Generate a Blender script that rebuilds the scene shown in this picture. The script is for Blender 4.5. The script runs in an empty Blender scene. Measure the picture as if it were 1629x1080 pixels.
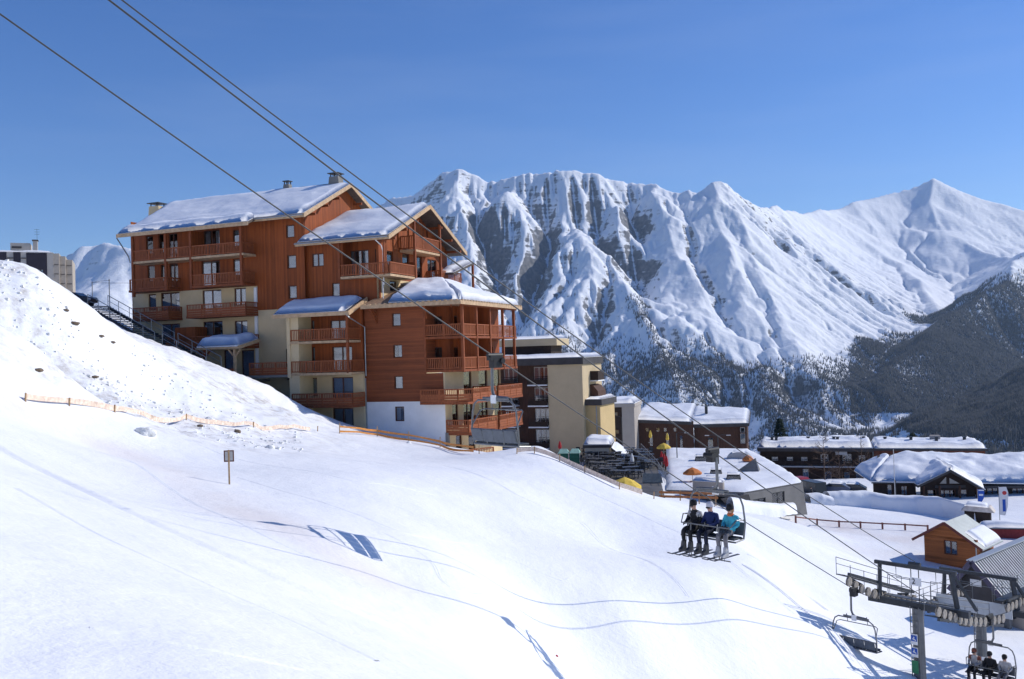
import bpy, math, random
import numpy as np
from mathutils import Vector, Matrix
random.seed(7)
R = math.radians
scene = bpy.context.scene
COL = scene.collection

# ------------------------------------------------------------------ camera
PITCH, ROLL, FPX = R(1.0), 0.030, 1470.0
cam = bpy.data.cameras.new('camera'); camo = bpy.data.objects.new('camera', cam)
COL.objects.link(camo); scene.camera = camo
cam.sensor_width = 36.0; cam.lens = 36.0 * FPX / 1629.0
cam.clip_start = 0.1; cam.clip_end = 60000.0
_f = Vector((0, math.cos(PITCH), math.sin(PITCH))); _up0 = Vector((0, -math.sin(PITCH), math.cos(PITCH)))
_r0 = Vector((1, 0, 0))
_right = _r0 * math.cos(ROLL) - _up0 * math.sin(ROLL); _up = _up0 * math.cos(ROLL) + _r0 * math.sin(ROLL)
camo.matrix_world = Matrix((( _right.x, _up.x, -_f.x, 0), (_right.y, _up.y, -_f.y, 0), (_right.z, _up.z, -_f.z, 0), (0, 0, 0, 1)))

def at(u, v, Y):
    """photo pixel (1629x1080) at world depth Y -> world point (camera stands at the origin)"""
    d = _f + _right * ((u - 814.5) / FPX) + _up * (-(v - 540.0) / FPX)
    return d * (Y / d.y)
def atz(u, v, z):
    d = _f + _right * ((u - 814.5) / FPX) + _up * (-(v - 540.0) / FPX)
    return d * (z / d.z)

# ------------------------------------------------------------------ sky, sun, exposure
SUN_AZ, SUN_EL = R(74), R(33.5)
w = bpy.data.worlds.new('World'); scene.world = w; w.use_nodes = True
nt = w.node_tree; nt.nodes.clear()
out = nt.nodes.new('ShaderNodeOutputWorld'); bg = nt.nodes.new('ShaderNodeBackground')
sky = nt.nodes.new('ShaderNodeTexSky'); sky.sky_type = 'NISHITA'; sky.sun_disc = False
sky.sun_elevation = SUN_EL; sky.sun_rotation = SUN_AZ; sky.altitude = 1850; sky.air_density = 1.0
sky.dust_density = 0.25; sky.ozone_density = 2.2
bg.inputs['Strength'].default_value = 0.14
# faint cirrus streaks all over the sky
tc = nt.nodes.new('ShaderNodeTexCoord'); mp = nt.nodes.new('ShaderNodeMapping'); mp.inputs['Scale'].default_value = (1.2, 1.2, 9.0)
mp.inputs['Rotation'].default_value = (0.12, 0.06, 0.4)
nz = nt.nodes.new('ShaderNodeTexNoise'); nz.inputs['Scale'].default_value = 1.6; nz.inputs['Detail'].default_value = 7; nz.inputs['Roughness'].default_value = 0.55
rp = nt.nodes.new('ShaderNodeMapRange'); rp.inputs['From Min'].default_value = 0.5; rp.inputs['From Max'].default_value = 0.85; rp.inputs['To Max'].default_value = 0.07
mx = nt.nodes.new('ShaderNodeMix'); mx.data_type = 'RGBA'; mx.inputs['B'].default_value = (6.2, 6.6, 7.4, 1)
L = nt.links
L.new(tc.outputs['Generated'], mp.inputs['Vector']); L.new(mp.outputs[0], nz.inputs['Vector']); L.new(nz.outputs[0], rp.inputs['Value'])
L.new(rp.outputs[0], mx.inputs['Factor']); hs = nt.nodes.new('ShaderNodeHueSaturation'); hs.inputs['Saturation'].default_value = 1.32; hs.inputs['Hue'].default_value = 0.514; L.new(sky.outputs[0], hs.inputs['Color']); L.new(hs.outputs[0], mx.inputs['A']); L.new(mx.outputs['Result'], bg.inputs[0]); L.new(bg.outputs[0], out.inputs[0])
sun = bpy.data.lights.new('sun', 'SUN'); sun.energy = 4.0; sun.angle = R(0.53); sun.color = (1.0, 0.955, 0.89)
suno = bpy.data.objects.new('sun', sun); COL.objects.link(suno)
SUN_DIR = Vector((math.sin(SUN_AZ) * math.cos(SUN_EL), math.cos(SUN_AZ) * math.cos(SUN_EL), math.sin(SUN_EL)))
suno.rotation_euler = SUN_DIR.to_track_quat('Z', 'Y').to_euler()
suno.location = SUN_DIR * 100
vs = scene.view_settings; vs.view_transform = 'Standard'; vs.look = 'None'; vs.exposure = 0.06; vs.gamma = 1.0; vs.use_curve_mapping = False
scene.cycles.use_denoising = True; scene.cycles.max_bounces = 6; scene.cycles.diffuse_bounces = 3; scene.cycles.glossy_bounces = 3
scene.cycles.transmission_bounces = 4; scene.cycles.volume_bounces = 0; scene.cycles.transparent_max_bounces = 8

# ------------------------------------------------------------------ materials
def node_mat(name):
    m = bpy.data.materials.new(name); m.use_nodes = True; t = m.node_tree; return m, t, t.nodes['Principled BSDF']
def nn(t, typ, **kw):
    n = t.nodes.new('ShaderNode' + typ)
    for k, v in kw.items():
        if hasattr(n, k): setattr(n, k, v)
        else: n.inputs[k].default_value = v
    return n
MATS = {}
def mat(name, col, rough=0.7, metal=0.0, var=0.0, scale=4.0, bump=0.0, bscale=20.0, spec=0.3, stretch=None, col2=None, alpha=None):
    """procedural principled material: base colour varied by noise, fine relief by bump"""
    if name in MATS: return MATS[name]
    m = bpy.data.materials.new(name); m.use_nodes = True; t = m.node_tree; b = t.nodes['Principled BSDF']
    b.inputs['Roughness'].default_value = rough; b.inputs['Metallic'].default_value = metal
    b.inputs['Specular IOR Level'].default_value = spec
    c = (*col, 1)
    b.inputs['Base Color'].default_value = c
    tcn = t.nodes.new('ShaderNodeTexCoord'); mpn = t.nodes.new('ShaderNodeMapping')
    if stretch: mpn.inputs['Scale'].default_value = stretch
    t.links.new(tcn.outputs['Object'], mpn.inputs['Vector'])
    if var > 0 or col2:
        n = t.nodes.new('ShaderNodeTexNoise'); n.inputs['Scale'].default_value = scale; n.inputs['Detail'].default_value = 6
        n.inputs['Roughness'].default_value = 0.65
        t.links.new(mpn.outputs[0], n.inputs['Vector'])
        r = t.nodes.new('ShaderNodeValToRGB'); e = r.color_ramp.elements
        d = col2 or tuple(x * (1 - var) for x in col); u = col if col2 else tuple(min(1, x * (1 + var)) for x in col)
        e[0].position = 0.32; e[0].color = (*d, 1); e[1].position = 0.68; e[1].color = (*u, 1)
        t.links.new(n.outputs[0], r.inputs[0]); t.links.new(r.outputs[0], b.inputs['Base Color'])
    if bump > 0:
        n2 = t.nodes.new('ShaderNodeTexNoise'); n2.inputs['Scale'].default_value = bscale; n2.inputs['Detail'].default_value = 5
        t.links.new(mpn.outputs[0], n2.inputs['Vector'])
        bp = t.nodes.new('ShaderNodeBump'); bp.inputs['Strength'].default_value = 1.0; bp.inputs['Distance'].default_value = bump
        t.links.new(n2.outputs[0], bp.inputs['Height']); t.links.new(bp.outputs[0], b.inputs['Normal'])
    MATS[name] = m
    return m

# ------------------------------------------------------------------ helpers
class MB:
    """collects boxes, bars, tubes and prisms; build() links them as ONE mesh object"""
    def __init__(s): s.v = []; s.f = []
    def add(s, vs, fs):
        o = len(s.v); s.v += [tuple(p) for p in vs]; s.f += [tuple(i + o for i in f) for f in fs]; return s
    def box(s, x0, x1, y0, y1, z0, z1):
        return s.add([(x0,y0,z0),(x1,y0,z0),(x1,y1,z0),(x0,y1,z0),(x0,y0,z1),(x1,y0,z1),(x1,y1,z1),(x0,y1,z1)],
                     [(0,3,2,1),(4,5,6,7),(0,1,5,4),(1,2,6,5),(2,3,7,6),(3,0,4,7)])
    def cbox(s, c, d): return s.box(c[0]-d[0]/2, c[0]+d[0]/2, c[1]-d[1]/2, c[1]+d[1]/2, c[2]-d[2]/2, c[2]+d[2]/2)
    def bar(s, p, q, w, h=None, up=(0,0,1)):
        """rectangular bar from p to q, w wide, h high"""
        p = Vector(p); q = Vector(q); h = h or w; d = (q - p).normalized(); u = Vector(up)
        if abs(d.dot(u)) > 0.99: u = Vector((1, 0, 0))
        a = d.cross(u).normalized() * (w / 2); b = a.cross(d).normalized() * (h / 2)
        return s.add([p-a-b, p+a-b, p+a+b, p-a+b, q-a-b, q+a-b, q+a+b, q-a+b], [(3,2,1,0),(4,5,6,7),(0,1,5,4),(1,2,6,5),(2,3,7,6),(3,0,4,7)])
    def tube(s, pts, r, n=8, r1=None, cap=True):
        pts = [Vector(p) for p in pts]; N = len(pts); vs = []; ref = None
        for i, p in enumerate(pts):
            d = (pts[min(i+1, N-1)] - pts[max(i-1, 0)]).normalized()
            if ref is None: ref = Vector((0,0,1)) if abs(d.z) < 0.9 else Vector((1,0,0))
            a = d.cross(ref).normalized(); b = a.cross(d).normalized(); ref = b
            rr = r if not isinstance(r, (list, tuple)) else r[i]
            if r1 is not None: rr = r + (r1 - r) * i / max(1, N - 1)
            vs += [p + a * (rr * math.cos(2*math.pi*k/n)) + b * (rr * math.sin(2*math.pi*k/n)) for k in range(n)]
        fs = [(i*n+k, i*n+(k+1) % n, (i+1)*n+(k+1) % n, (i+1)*n+k) for i in range(N-1) for k in range(n)]
        if cap: fs += [tuple(range(n))[::-1], tuple((N-1)*n + k for k in range(n))]
        return s.add(vs, fs)
    def prism(s, pts, axis, a0, a1):
        """polygon pts (2D) extruded along axis 'x','y' or 'z' from a0 to a1"""
        n = len(pts)
        def P(p, a): return {'x': (a, p[0], p[1]), 'y': (p[0], a, p[1]), 'z': (p[0], p[1], a)}[axis]
        return s.add([P(p, a0) for p in pts] + [P(p, a1) for p in pts],
                     [tuple(range(n))[::-1], tuple(range(n, 2*n))] + [(i, (i+1) % n, n + (i+1) % n, n + i) for i in range(n)])
    def lathe(s, prof, c=(0,0,0), n=12):
        vs = [(c[0] + r*math.cos(2*math.pi*k/n), c[1] + r*math.sin(2*math.pi*k/n), c[2] + z) for r, z in prof for k in range(n)]
        m = len(prof)
        return s.add(vs, [(i*n+k, i*n+(k+1) % n, (i+1)*n+(k+1) % n, (i+1)*n+k) for i in range(m-1) for k in range(n)] + [tuple(range(n))[::-1], tuple((m-1)*n+k for k in range(n))])
    def mesh(s, name, m=None, smooth=False):
        me = bpy.data.meshes.new(name); me.from_pydata(s.v, [], s.f); me.update()
        import bmesh
        bm = bmesh.new(); bm.from_mesh(me); bmesh.ops.recalc_face_normals(bm, faces=bm.faces[:]); bm.to_mesh(me); bm.free()
        if m: me.materials.append(m)
        if smooth: me.shade_smooth()
        return me
    def build(s, name, m, parent=None, smooth=False, bevel=0):
        o = link(name, s.mesh(name, m, smooth), parent)
        if bevel: b = o.modifiers.new('bevel', 'BEVEL'); b.width = bevel; b.segments = 2
        return o

def link(name, data, parent=None):
    o = bpy.data.objects.new(name, data); COL.objects.link(o); o.parent = parent; return o
def tag(o, label=None, cat=None, group=None, kind=None):
    if label: o['label'] = label
    if cat: o['category'] = cat
    if group: o['group'] = group
    if kind: o['kind'] = kind
    return o
def thing(name, label, cat, loc=(0,0,0), rotz=0.0, group=None):
    o = link(name, None); o.location = loc; o.rotation_euler = (0, 0, rotz); o.empty_display_size = 0.3
    return tag(o, label, cat, group)
def copy_tree(o, parent=None):
    c = o.copy(); COL.objects.link(c); c.parent = parent
    for ch in list(o.children): copy_tree(ch, c)
    return c
def np_mesh(name, V, F, m, smooth=True):
    """numpy verts (n,3) and faces (k,3|4) -> mesh"""
    me = bpy.data.meshes.new(name); V = np.asarray(V, np.float32); F = np.asarray(F, np.int32); k = F.shape[1]
    me.vertices.add(len(V)); me.vertices.foreach_set('co', V.ravel())
    me.loops.add(F.size); me.loops.foreach_set('vertex_index', F.ravel())
    me.polygons.add(len(F)); me.polygons.foreach_set('loop_start', np.arange(0, F.size, k, dtype=np.int32))
    me.polygons.foreach_set('loop_total', np.full(len(F), k, np.int32))
    me.update(calc_edges=True); me.materials.append(m)
    if smooth: me.shade_smooth()
    return me
def grid_faces(nr, nc):
    i = np.arange(nr - 1)[:, None] * nc + np.arange(nc - 1)[None, :]
    return np.stack([i, i + 1, i + nc + 1, i + nc], -1).reshape(-1, 4)
def hash2(ix, iy, seed):
    h = (ix.astype(np.int64) * 374761393 + iy.astype(np.int64) * 668265263 + seed * 1442695041) & 0xffffffff
    h = ((h ^ (h >> 13)) * 1274126177) & 0xffffffff
    return ((h ^ (h >> 16)) & 0xffff) / 65535.0
def vnoise(x, y, seed=0):
    ix = np.floor(x); iy = np.floor(y); fx = x - ix; fy = y - iy
    fx = fx*fx*fx*(fx*(fx*6-15)+10); fy = fy*fy*fy*(fy*(fy*6-15)+10)
    a = hash2(ix, iy, seed); b = hash2(ix+1, iy, seed); c = hash2(ix, iy+1, seed); d = hash2(ix+1, iy+1, seed)
    return (a*(1-fx)+b*fx)*(1-fy) + (c*(1-fx)+d*fx)*fy - 0.5
def fbm(x, y, oct=5, seed=0, gain=0.5, ridged=False):
    s = np.zeros_like(x); amp = 1.0; tot = 0
    for o in range(oct):
        n = vnoise(x * 2**o + 17.3*o, y * 2**o - 9.1*o, seed + o)
        s += amp * ((0.5 - 2*np.abs(n)) if ridged else n); tot += amp; amp *= gain
    return s / tot
# ------------------------------------------------------------------ the mountains: ridges, carved by running water, then meshed
GX0, GX1, GY0, GY1, GS = -4200.0, 6600.0, 1300.0, 9000.0, 20.0
gx = np.arange(GX0, GX1 + 1, GS); gy = np.arange(GY0, GY1 + 1, GS); NXG, NYG = len(gx), len(gy)
XX, YY = np.meshgrid(gx, gy)
def ridge(pts, steep=0.85, far=0.42, Lr=520.0, base=0.0):
    P = [at(*p) for p in pts]; best = np.full(XX.shape, -1e9)
    wx = XX + 260*fbm(XX/900, YY/900, 3, 11) ; wy = YY + 260*fbm(XX/900, YY/900, 3, 23)
    for a, b in zip(P[:-1], P[1:]):
        dx, dy = b.x-a.x, b.y-a.y; l2 = dx*dx+dy*dy
        # exact near the ridge line, warped away from it
        t0 = np.clip(((XX-a.x)*dx+(YY-a.y)*dy)/l2, 0, 1); d0 = np.hypot(XX-a.x-t0*dx, YY-a.y-t0*dy)
        k = np.clip(d0/400, 0, 1); qx = XX*(1-k)+wx*k; qy = YY*(1-k)+wy*k
        t = np.clip(((qx-a.x)*dx+(qy-a.y)*dy)/l2, 0, 1); d = np.hypot(qx-a.x-t*dx, qy-a.y-t*dy)
        h = a.z + (b.z-a.z)*t - far*d - (steep-far)*Lr*(1-np.exp(-d/Lr))
        best = np.maximum(best, h)
    return best
RID = [
 ridge([(470,420,5600),(560,345,5300),(620,313,5200),(660,300,5100),(700,283,5000),(740,266,4950),(770,263,4900),(800,270,4900),(850,272,4900),(900,270,4850),(945,279,4850),(1000,291,4900),(1040,284,4850),(1070,281,4750),(1100,278,4700),(1150,296,4800),(1200,321,5000),(1235,334,5400)], 1.15, 0.47, 520),
 ridge([(1100,278,4700),(1125,302,4500),(1155,335,4300),(1195,388,4050),(1215,432,3900),(1270,492,3650),(1310,545,3450),(1350,592,3250),(1420,640,2950)], 1.0, 0.54, 420),
 ridge([(1485,285,7200),(1478,320,6900),(1490,352,6600),(1535,388,6200),(1590,408,5800),(1640,400,5300)], 0.7, 0.45, 500),
 ridge([(1820,330,5200),(1740,360,4900),(1680,385,4700),(1629,404,4500),(1595,418,4300),(1560,442,4100),(1500,497,3800),(1470,535,3600),(1420,570,3350),(1372,592,3150)], 0.95, 0.52, 500),
 ridge([(1760,560,2300),(1700,560,2500),(1629,585,2600),(1540,640,2500),(1480,690,2350)], 0.5, 0.42, 400),
 ridge([(985,330,4600),(985,400,4250),(992,433,4000),(1005,480,3720),(1040,560,3350),(1072,635,3000),(1090,690,2700)], 0.85, 0.55, 300),
 ridge([(1040,300,4750),(1070,370,4400),(1090,410,4200),(1112,480,3900),(1165,560,3500),(1205,640,3100),(1230,690,2800)], 0.85, 0.5, 300),
 ridge([(800,275,4880),(830,360,4500),(860,440,4200),(880,520,3850),(905,590,3500),(930,660,3100)], 0.85, 0.5, 300),
 ridge([(700,290,4980),(690,390,4500),(700,500,4000),(740,590,3500)], 0.85, 0.5, 300),
 ridge([(60,440,4700),(110,412,4500),(133,396,4400),(165,399,4400),(205,401,4300),(260,420,4200),(330,440,4100),(430,470,4000)], 0.75, 0.42, 400),
 ridge([(1235,334,5400),(1290,336,6200),(1330,331,6700),(1370,318,7000),(1420,305,7200),(1450,299,7200),(1485,285,7200),(1510,300,7250),(1540,325,7300),(1580,350,7300),(1640,364,7200),(1760,392,7000)], 0.85, 0.5, 500),
 ridge([(905,275,4850),(915,340,4600),(930,400,4350),(900,470,4050),(870,540,3700)], 0.8, 0.5, 260),
 ridge([(1110,300,4650),(1130,380,4300),(1150,420,4150),(1165,440,4050),(1190,500,3750),(1225,560,3450),(1260,620,3100)], 0.8, 0.5, 260),
]
def valley(pts, side=0.5):
    P = [at(*p) for p in pts]; best = np.full(XX.shape, 1e9)
    for a, b in zip(P[:-1], P[1:]):
        dx, dy = b.x-a.x, b.y-a.y; t = np.clip(((XX-a.x)*dx+(YY-a.y)*dy)/(dx*dx+dy*dy), 0, 1); d = np.hypot(XX-a.x-t*dx, YY-a.y-t*dy)
        best = np.minimum(best, a.z + (b.z-a.z)*t + side*np.maximum(0, d-25) + 0.0004*d*d)
    return best
VAL = [valley([(1340,650,2900),(1370,600,3250),(1430,565,3700),(1475,528,4200),(1460,480,5000),(1430,430,5800),(1400,380,6400)], 0.48),
       valley([(1110,690,2650),(1085,620,3050),(1075,540,3450),(1058,460,3850),(1040,380,4300)], 0.6),
       valley([(1130,660,2850),(1165,575,3250),(1150,500,3650),(1120,430,4100),(1100,360,4450)], 0.6),
       valley([(960,690,2700),(950,620,3100),(940,540,3550),(960,450,4000),(950,370,4400)], 0.6),
       valley([(830,640,3000),(820,540,3600),(790,440,4100),(760,350,4550)], 0.6),
       valley([(1290,640,2950),(1250,560,3350),(1225,500,3650),(1180,400,4200)], 0.65)]
H = np.full(XX.shape, -330.0) + 60*fbm(XX/1100, YY/1100, 4, 5)
for r in RID:
    kk = 40.0; m_ = np.maximum(H, r); H = m_ + kk*np.log1p(np.exp(-np.abs(H-r)/kk)) * 0.6
for vv in VAL: H = np.minimum(H, vv + 15)
Hcrest = np.max(RID, axis=0)
DOM = np.argmax(np.stack(RID), axis=0)
KMAP = np.array([1.0, 0.35, 0.35, 1.0, 0.9, 1.0, 1.0, 1.0, 1.0, 0.6, 0.3, 1.0, 1.0])[DOM]
kd = np.clip((Hcrest.max()+60-H)/500, 0.12, 1) * (0.35 + 0.65*KMAP)
H += kd*(90*fbm(XX/800, YY/800, 5, 31, 0.5, True) + 125*fbm(XX/300, YY/300, 4, 37, 0.5))
RG = np.random.default_rng(5)
def stream_erode(H, steps, K, m=0.45, tmax=1.05, GS=GS, KMAP=KMAP):
    ny, nx = H.shape; N = ny*nx; idx = np.arange(N).reshape(ny, nx)
    offs = [(-1,0,1.),(1,0,1.),(0,-1,1.),(0,1,1.),(-1,-1,1.4142),(-1,1,1.4142),(1,-1,1.4142),(1,1,1.4142)]
    for st in range(steps):
        best = np.zeros((ny, nx)); rcv = idx.copy(); dist = np.ones((ny, nx))
        Hp = np.pad(H, 1, mode='edge')
        for dy, dx, d in offs:
            nb = Hp[1+dy:1+dy+ny, 1+dx:1+dx+nx]; s = (H-nb)/d * (0.45+0.55*RG.random((ny, nx)))
            ok = s > best; best = np.where(ok, s, best); rcv = np.where(ok, np.clip(idx + dy*nx + dx, 0, N-1), rcv); dist = np.where(ok, d, dist)
        rc = rcv.ravel(); order = np.argsort(-H.ravel(), kind='stable'); A = [1.0]*N; rl = rc.tolist(); ol = order.tolist()
        for i in ol:
            j = rl[i]
            if j != i: A[j] += A[i]
        A = np.array(A); F = (K * KMAP.ravel() * (A*GS*GS)**m / (dist.ravel()*GS)).tolist(); h = H.ravel().tolist()
        for i in reversed(ol):
            j = rl[i]
            if j != i: f = F[i]; h[i] = (h[i] + f*h[j])/(1+f)
        Hn = np.array(h).reshape(ny, nx)
        H = Hn
        # loose material slides where it is too steep
        for _ in range(2):
            Hp = np.pad(H, 1, mode='edge'); lo = np.minimum(np.minimum(Hp[:-2,1:-1], Hp[2:,1:-1]), np.minimum(Hp[1:-1,:-2], Hp[1:-1,2:]))
            ex = np.maximum(0, (H-lo) - tmax*GS); H = H - 0.4*ex
    return H, A.reshape(ny, nx)
H0 = H.copy()
H, ACC = stream_erode(H, 8, 0.085)
def bil(G, x, y):
    fx = np.clip((x-GX0)/GS, 0, NXG-1.001); fy = np.clip((y-GY0)/GS, 0, NYG-1.001); i = fx.astype(int); j = fy.astype(int); a = fx-i; b = fy-j
    a = a*a*(3-2*a)*0.5 + a*0.5; b = b*b*(3-2*b)*0.5 + b*0.5
    return (G[j,i]*(1-a)+G[j,i+1]*a)*(1-b) + (G[j+1,i]*(1-a)+G[j+1,i+1]*a)*b
# mesh rings seen from the village side: even detail over the picture
ang = np.concatenate([np.linspace(R(-42), R(-12), 160)[:-1], np.linspace(R(-12), R(31), 780), np.linspace(R(31), R(42), 60)[1:]])
rad = np.concatenate([np.geomspace(1420, 5600, 510)[:-1], np.geomspace(5600, 9500, 130)])
TT, RR = np.meshgrid(ang, rad); MX = RR*np.sin(TT); MY = RR*np.cos(TT)
# a second, finer carving of the faces in view
FX0, FX1, FY0, FY1, FS = -700.0, 4700.0, 2300.0, 6000.0, 10.0
fxs = np.arange(FX0, FX1+1, FS); fys = np.arange(FY0, FY1+1, FS); FXX, FYY = np.meshgrid(fxs, fys)
H10 = bil(H, FXX, FYY); KM10 = KMAP[np.clip(((FYY-GY0)/GS).round().astype(int), 0, NYG-1), np.clip(((FXX-GX0)/GS).round().astype(int), 0, NXG-1)]
H10 = H10 + (0.3+0.7*KM10)*(30*fbm(FXX/130, FYY/130, 4, 61, 0.55) + 14*fbm(FXX/45, FYY/45, 3, 63, 0.5))*np.clip((H10+230)/200, .1, 1)
H10, ACC10 = stream_erode(H10, 6, 0.07, GS=FS, KMAP=np.clip(KM10, .35, 1), tmax=1.15)
def fine(G, x, y):
    fx = np.clip((x-FX0)/FS, 0, len(fxs)-1.001); fy = np.clip((y-FY0)/FS, 0, len(fys)-1.001); i = fx.astype(int); j = fy.astype(int); a = fx-i; b = fy-j
    return (G[j,i]*(1-a)+G[j,i+1]*a)*(1-b) + (G[j+1,i]*(1-a)+G[j+1,i+1]*a)*b
slope = np.hypot(*np.gradient(H, GS)); slope10 = np.hypot(*np.gradient(H10, FS))
def blend(x, y):
    e = np.minimum(np.minimum(x-FX0, FX1-x), np.minimum(y-FY0, FY1-y)); return np.clip(e/250, 0, 1)
def mtn_z(x, y):
    w_ = blend(x, y); z = bil(H, x, y)*(1-w_) + fine(H10, x, y)*w_; s = np.clip(bil(slope, x, y)*(1-w_) + fine(slope10, x, y)*w_ - 0.55, 0, 0.6)
    z = z + (s+.06)*24*fbm(x/60, y/60, 4, 41, 0.55, True) + 7*fbm(x/150, y/150, 4, 43)*np.clip((z+200)/300, 0.2, 1)
    st = (z + 0.16*x + 0.1*y)/34.0; st = st - np.floor(st)   # rock beds: short steps
    return z + s*6*(np.clip(st*2.2, 0, 1) - st)
MZ = mtn_z(MX, MY)
def mountain_material():
    m, t, b = node_mat('snowy_rock'); l = t.links.new
    geo = nn(t, 'NewGeometry'); sep = nn(t, 'SeparateXYZ'); l(geo.outputs['Normal'], sep.inputs[0])
    tc_ = nn(t, 'TexCoord')
    n1 = nn(t, 'TexNoise', Scale=0.022, Detail=9.0, Roughness=0.68); l(tc_.outputs['Object'], n1.inputs['Vector'])
    # rock beds: noise squeezed vertically
    mp_ = nn(t, 'Mapping'); mp_.inputs['Scale'].default_value = (0.006, 0.006, 0.075); mp_.inputs['Rotation'].default_value = (0.1, -0.16, 0)
    l(tc_.outputs['Object'], mp_.inputs['Vector'])
    n2 = nn(t, 'TexNoise', Scale=1.0, Detail=6.0, Roughness=0.6); l(mp_.outputs[0], n2.inputs['Vector'])
    a = nn(t, 'Math', operation='MULTIPLY_ADD'); l(n1.outputs[0], a.inputs[0]); a.inputs[1].default_value = 0.42; l(sep.outputs['Z'], a.inputs[2])
    a2 = nn(t, 'Math', operation='MULTIPLY_ADD'); l(n2.outputs[0], a2.inputs[0]); a2.inputs[1].default_value = 0.42; l(a.outputs[0], a2.inputs[2])
    mr = nn(t, 'MapRange'); mr.inputs['From Min'].default_value = 0.905; mr.inputs['From Max'].default_value = 0.985; l(a2.outputs[0], mr.inputs['Value'])
    rr = nn(t, 'ValToRGB'); e = rr.color_ramp.elements; e[0].color = (0.09, 0.092, 0.1, 1); e[1].color = (0.22, 0.215, 0.215, 1); e[0].position = 0.35; e[1].position = 0.7
    n3 = nn(t, 'TexNoise', Scale=0.05, Detail=6.0); l(tc_.outputs['Object'], n3.inputs['Vector']); l(n3.outputs[0], rr.inputs[0])
    mixc = nn(t, 'Mix', data_type='RGBA'); l(mr.outputs[0], mixc.inputs['Factor']); l(rr.outputs[0], mixc.inputs['A']); mixc.inputs['B'].default_value = (0.86, 0.88, 0.91, 1)
    l(mixc.outputs['Result'], b.inputs['Base Color']); b.inputs['Roughness'].default_value = 0.75; b.inputs['Specular IOR Level'].default_value = 0.15
    bp = nn(t, 'Bump', Strength=0.7, Distance=9.0); l(n1.outputs[0], bp.inputs['Height']); l(bp.outputs[0], b.inputs['Normal'])
    return m
V = np.stack([MX, MY, MZ], -1).reshape(-1, 3)
mo = link('mountain_range', np_mesh('mountain_range', V, grid_faces(*MX.shape), mountain_material()))
tag(mo, kind='structure')

# forest on the lower mountain sides: bare larches and firs, one mass
rng = np.random.default_rng(3)
NT = 900000
ta = np.concatenate([rng.uniform(R(-13), R(32), NT*7//10), rng.uniform(R(20), R(32), NT - NT*7//10)]); tr = 1500*np.exp(rng.uniform(0, math.log(5200/1500), NT)); tx = tr*np.sin(ta); ty = tr*np.cos(ta)
tz = mtn_z(tx, ty); ts = bil(slope, tx, ty); acc = bil(np.log10(ACC), tx, ty)
dom = DOM[np.clip(((ty-GY0)/GS).astype(int), 0, NYG-1), np.clip(((tx-GX0)/GS).astype(int), 0, NXG-1)]
line = np.array([50, -40, 150, 560, 600, 260, 250, 140, 70, -900, -100, 100, 150])[dom] + 260*fbm(tx/700, ty/700, 3, 71)
rt = np.clip((tx/ty - .37 + .16*fbm(tx/500, ty/500, 4, 83))/.09, 0, 1)*np.clip((4700-ty)/300, 0, 1); line = line*(1-rt) + (330 + 420*fbm(tx/420, ty/420, 4, 85))*rt
dens = np.clip((line - tz)/170, 0, 1) * np.clip((2.1 - acc)/0.8, 0, 1) * np.clip(0.8 + .1*rt + (2.4-.6*rt)*fbm(tx/230, ty/230, 4, 77), 0, 1)
dens *= np.where(tz < -215, np.clip(0.25 + 2*fbm(tx/160, ty/160, 3, 78), 0, 1), 1)
sel = rng.uniform(0, 1, NT) < dens * 0.9
tx, ty, tz = tx[sel], ty[sel], tz[sel]; n = len(tx)
hh = rng.uniform(7, 14, n) + 3.0*rt[sel]; wd = hh*rng.uniform(0.13, 0.2, n); ph = rng.uniform(0, 6.28, n)
KS = 3
base = np.stack([np.stack([tx + wd*np.cos(ph+2*math.pi*k/KS), ty + wd*np.sin(ph+2*math.pi*k/KS), tz - 1.0], -1) for k in range(KS)], 1)
tip = np.stack([tx, ty, tz + hh], -1)[:, None]
TV = np.concatenate([base, tip], 1).reshape(-1, 3); o6 = (np.arange(n)*(KS+1))[:, None]
TF = np.concatenate([np.stack([np.full(n, k), np.full(n, (k+1) % KS), np.full(n, KS)], -1) + o6 for k in range(KS)], 0)
fo = link('forest', np_mesh('forest', TV, TF, mat('larch_wood', (0.050, 0.053, 0.058), 0.9, var=0.45, scale=0.02), smooth=False))
tag(fo, 'dark leafless larch forest covering the lower mountain sides', 'forest', kind='stuff')

# ------------------------------------------------------------------ the snow slope and the village ground: one sheet through measured points
CP = [at(*p) for p in [
 (0,1080,6.5),(0,900,9.2),(0,800,14),(0,712,27),(300,1080,7.2),(300,950,11.5),(300,868,19),(600,1080,11),(600,1003,18),(814,1080,24),
 (0,640,44),(120,690,38),(200,735,33),(365,771,34),(240,790,28),(460,860,25.5),(545,872,26.5),(640,925,26.8),(720,985,25.5),(800,950,30),(900,1075,31),(1000,1000,34.5),(1000,1080,33),
 (1150,1080,35.5),(1150,950,39),(1250,1080,37.5),(1300,1010,42),(1400,1080,42),(600,760,40),(800,850,39),(800,770,48),(700,730,58),(450,700,56),(300,660,54),
 (0,424,52),(0,436,57),(0,450,63),(60,438,53),(120,470,56),(170,510,59),(230,553,62),(330,592,68),(420,612,74),(470,652,73),(530,680,72),(600,692,70),(680,706,68),(760,719,65),(820,722,62),(858,708,61),(890,728,61),(960,768,62),(1060,792,62),(1150,812,61),
 (100,560,50),(0,535,43),(200,610,54),(1250,845,62),(1200,885,48),(1310,970,50),(1000,880,45),(1100,880,46),(1300,862,70),(1400,905,68),(1400,960,56)]]
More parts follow.
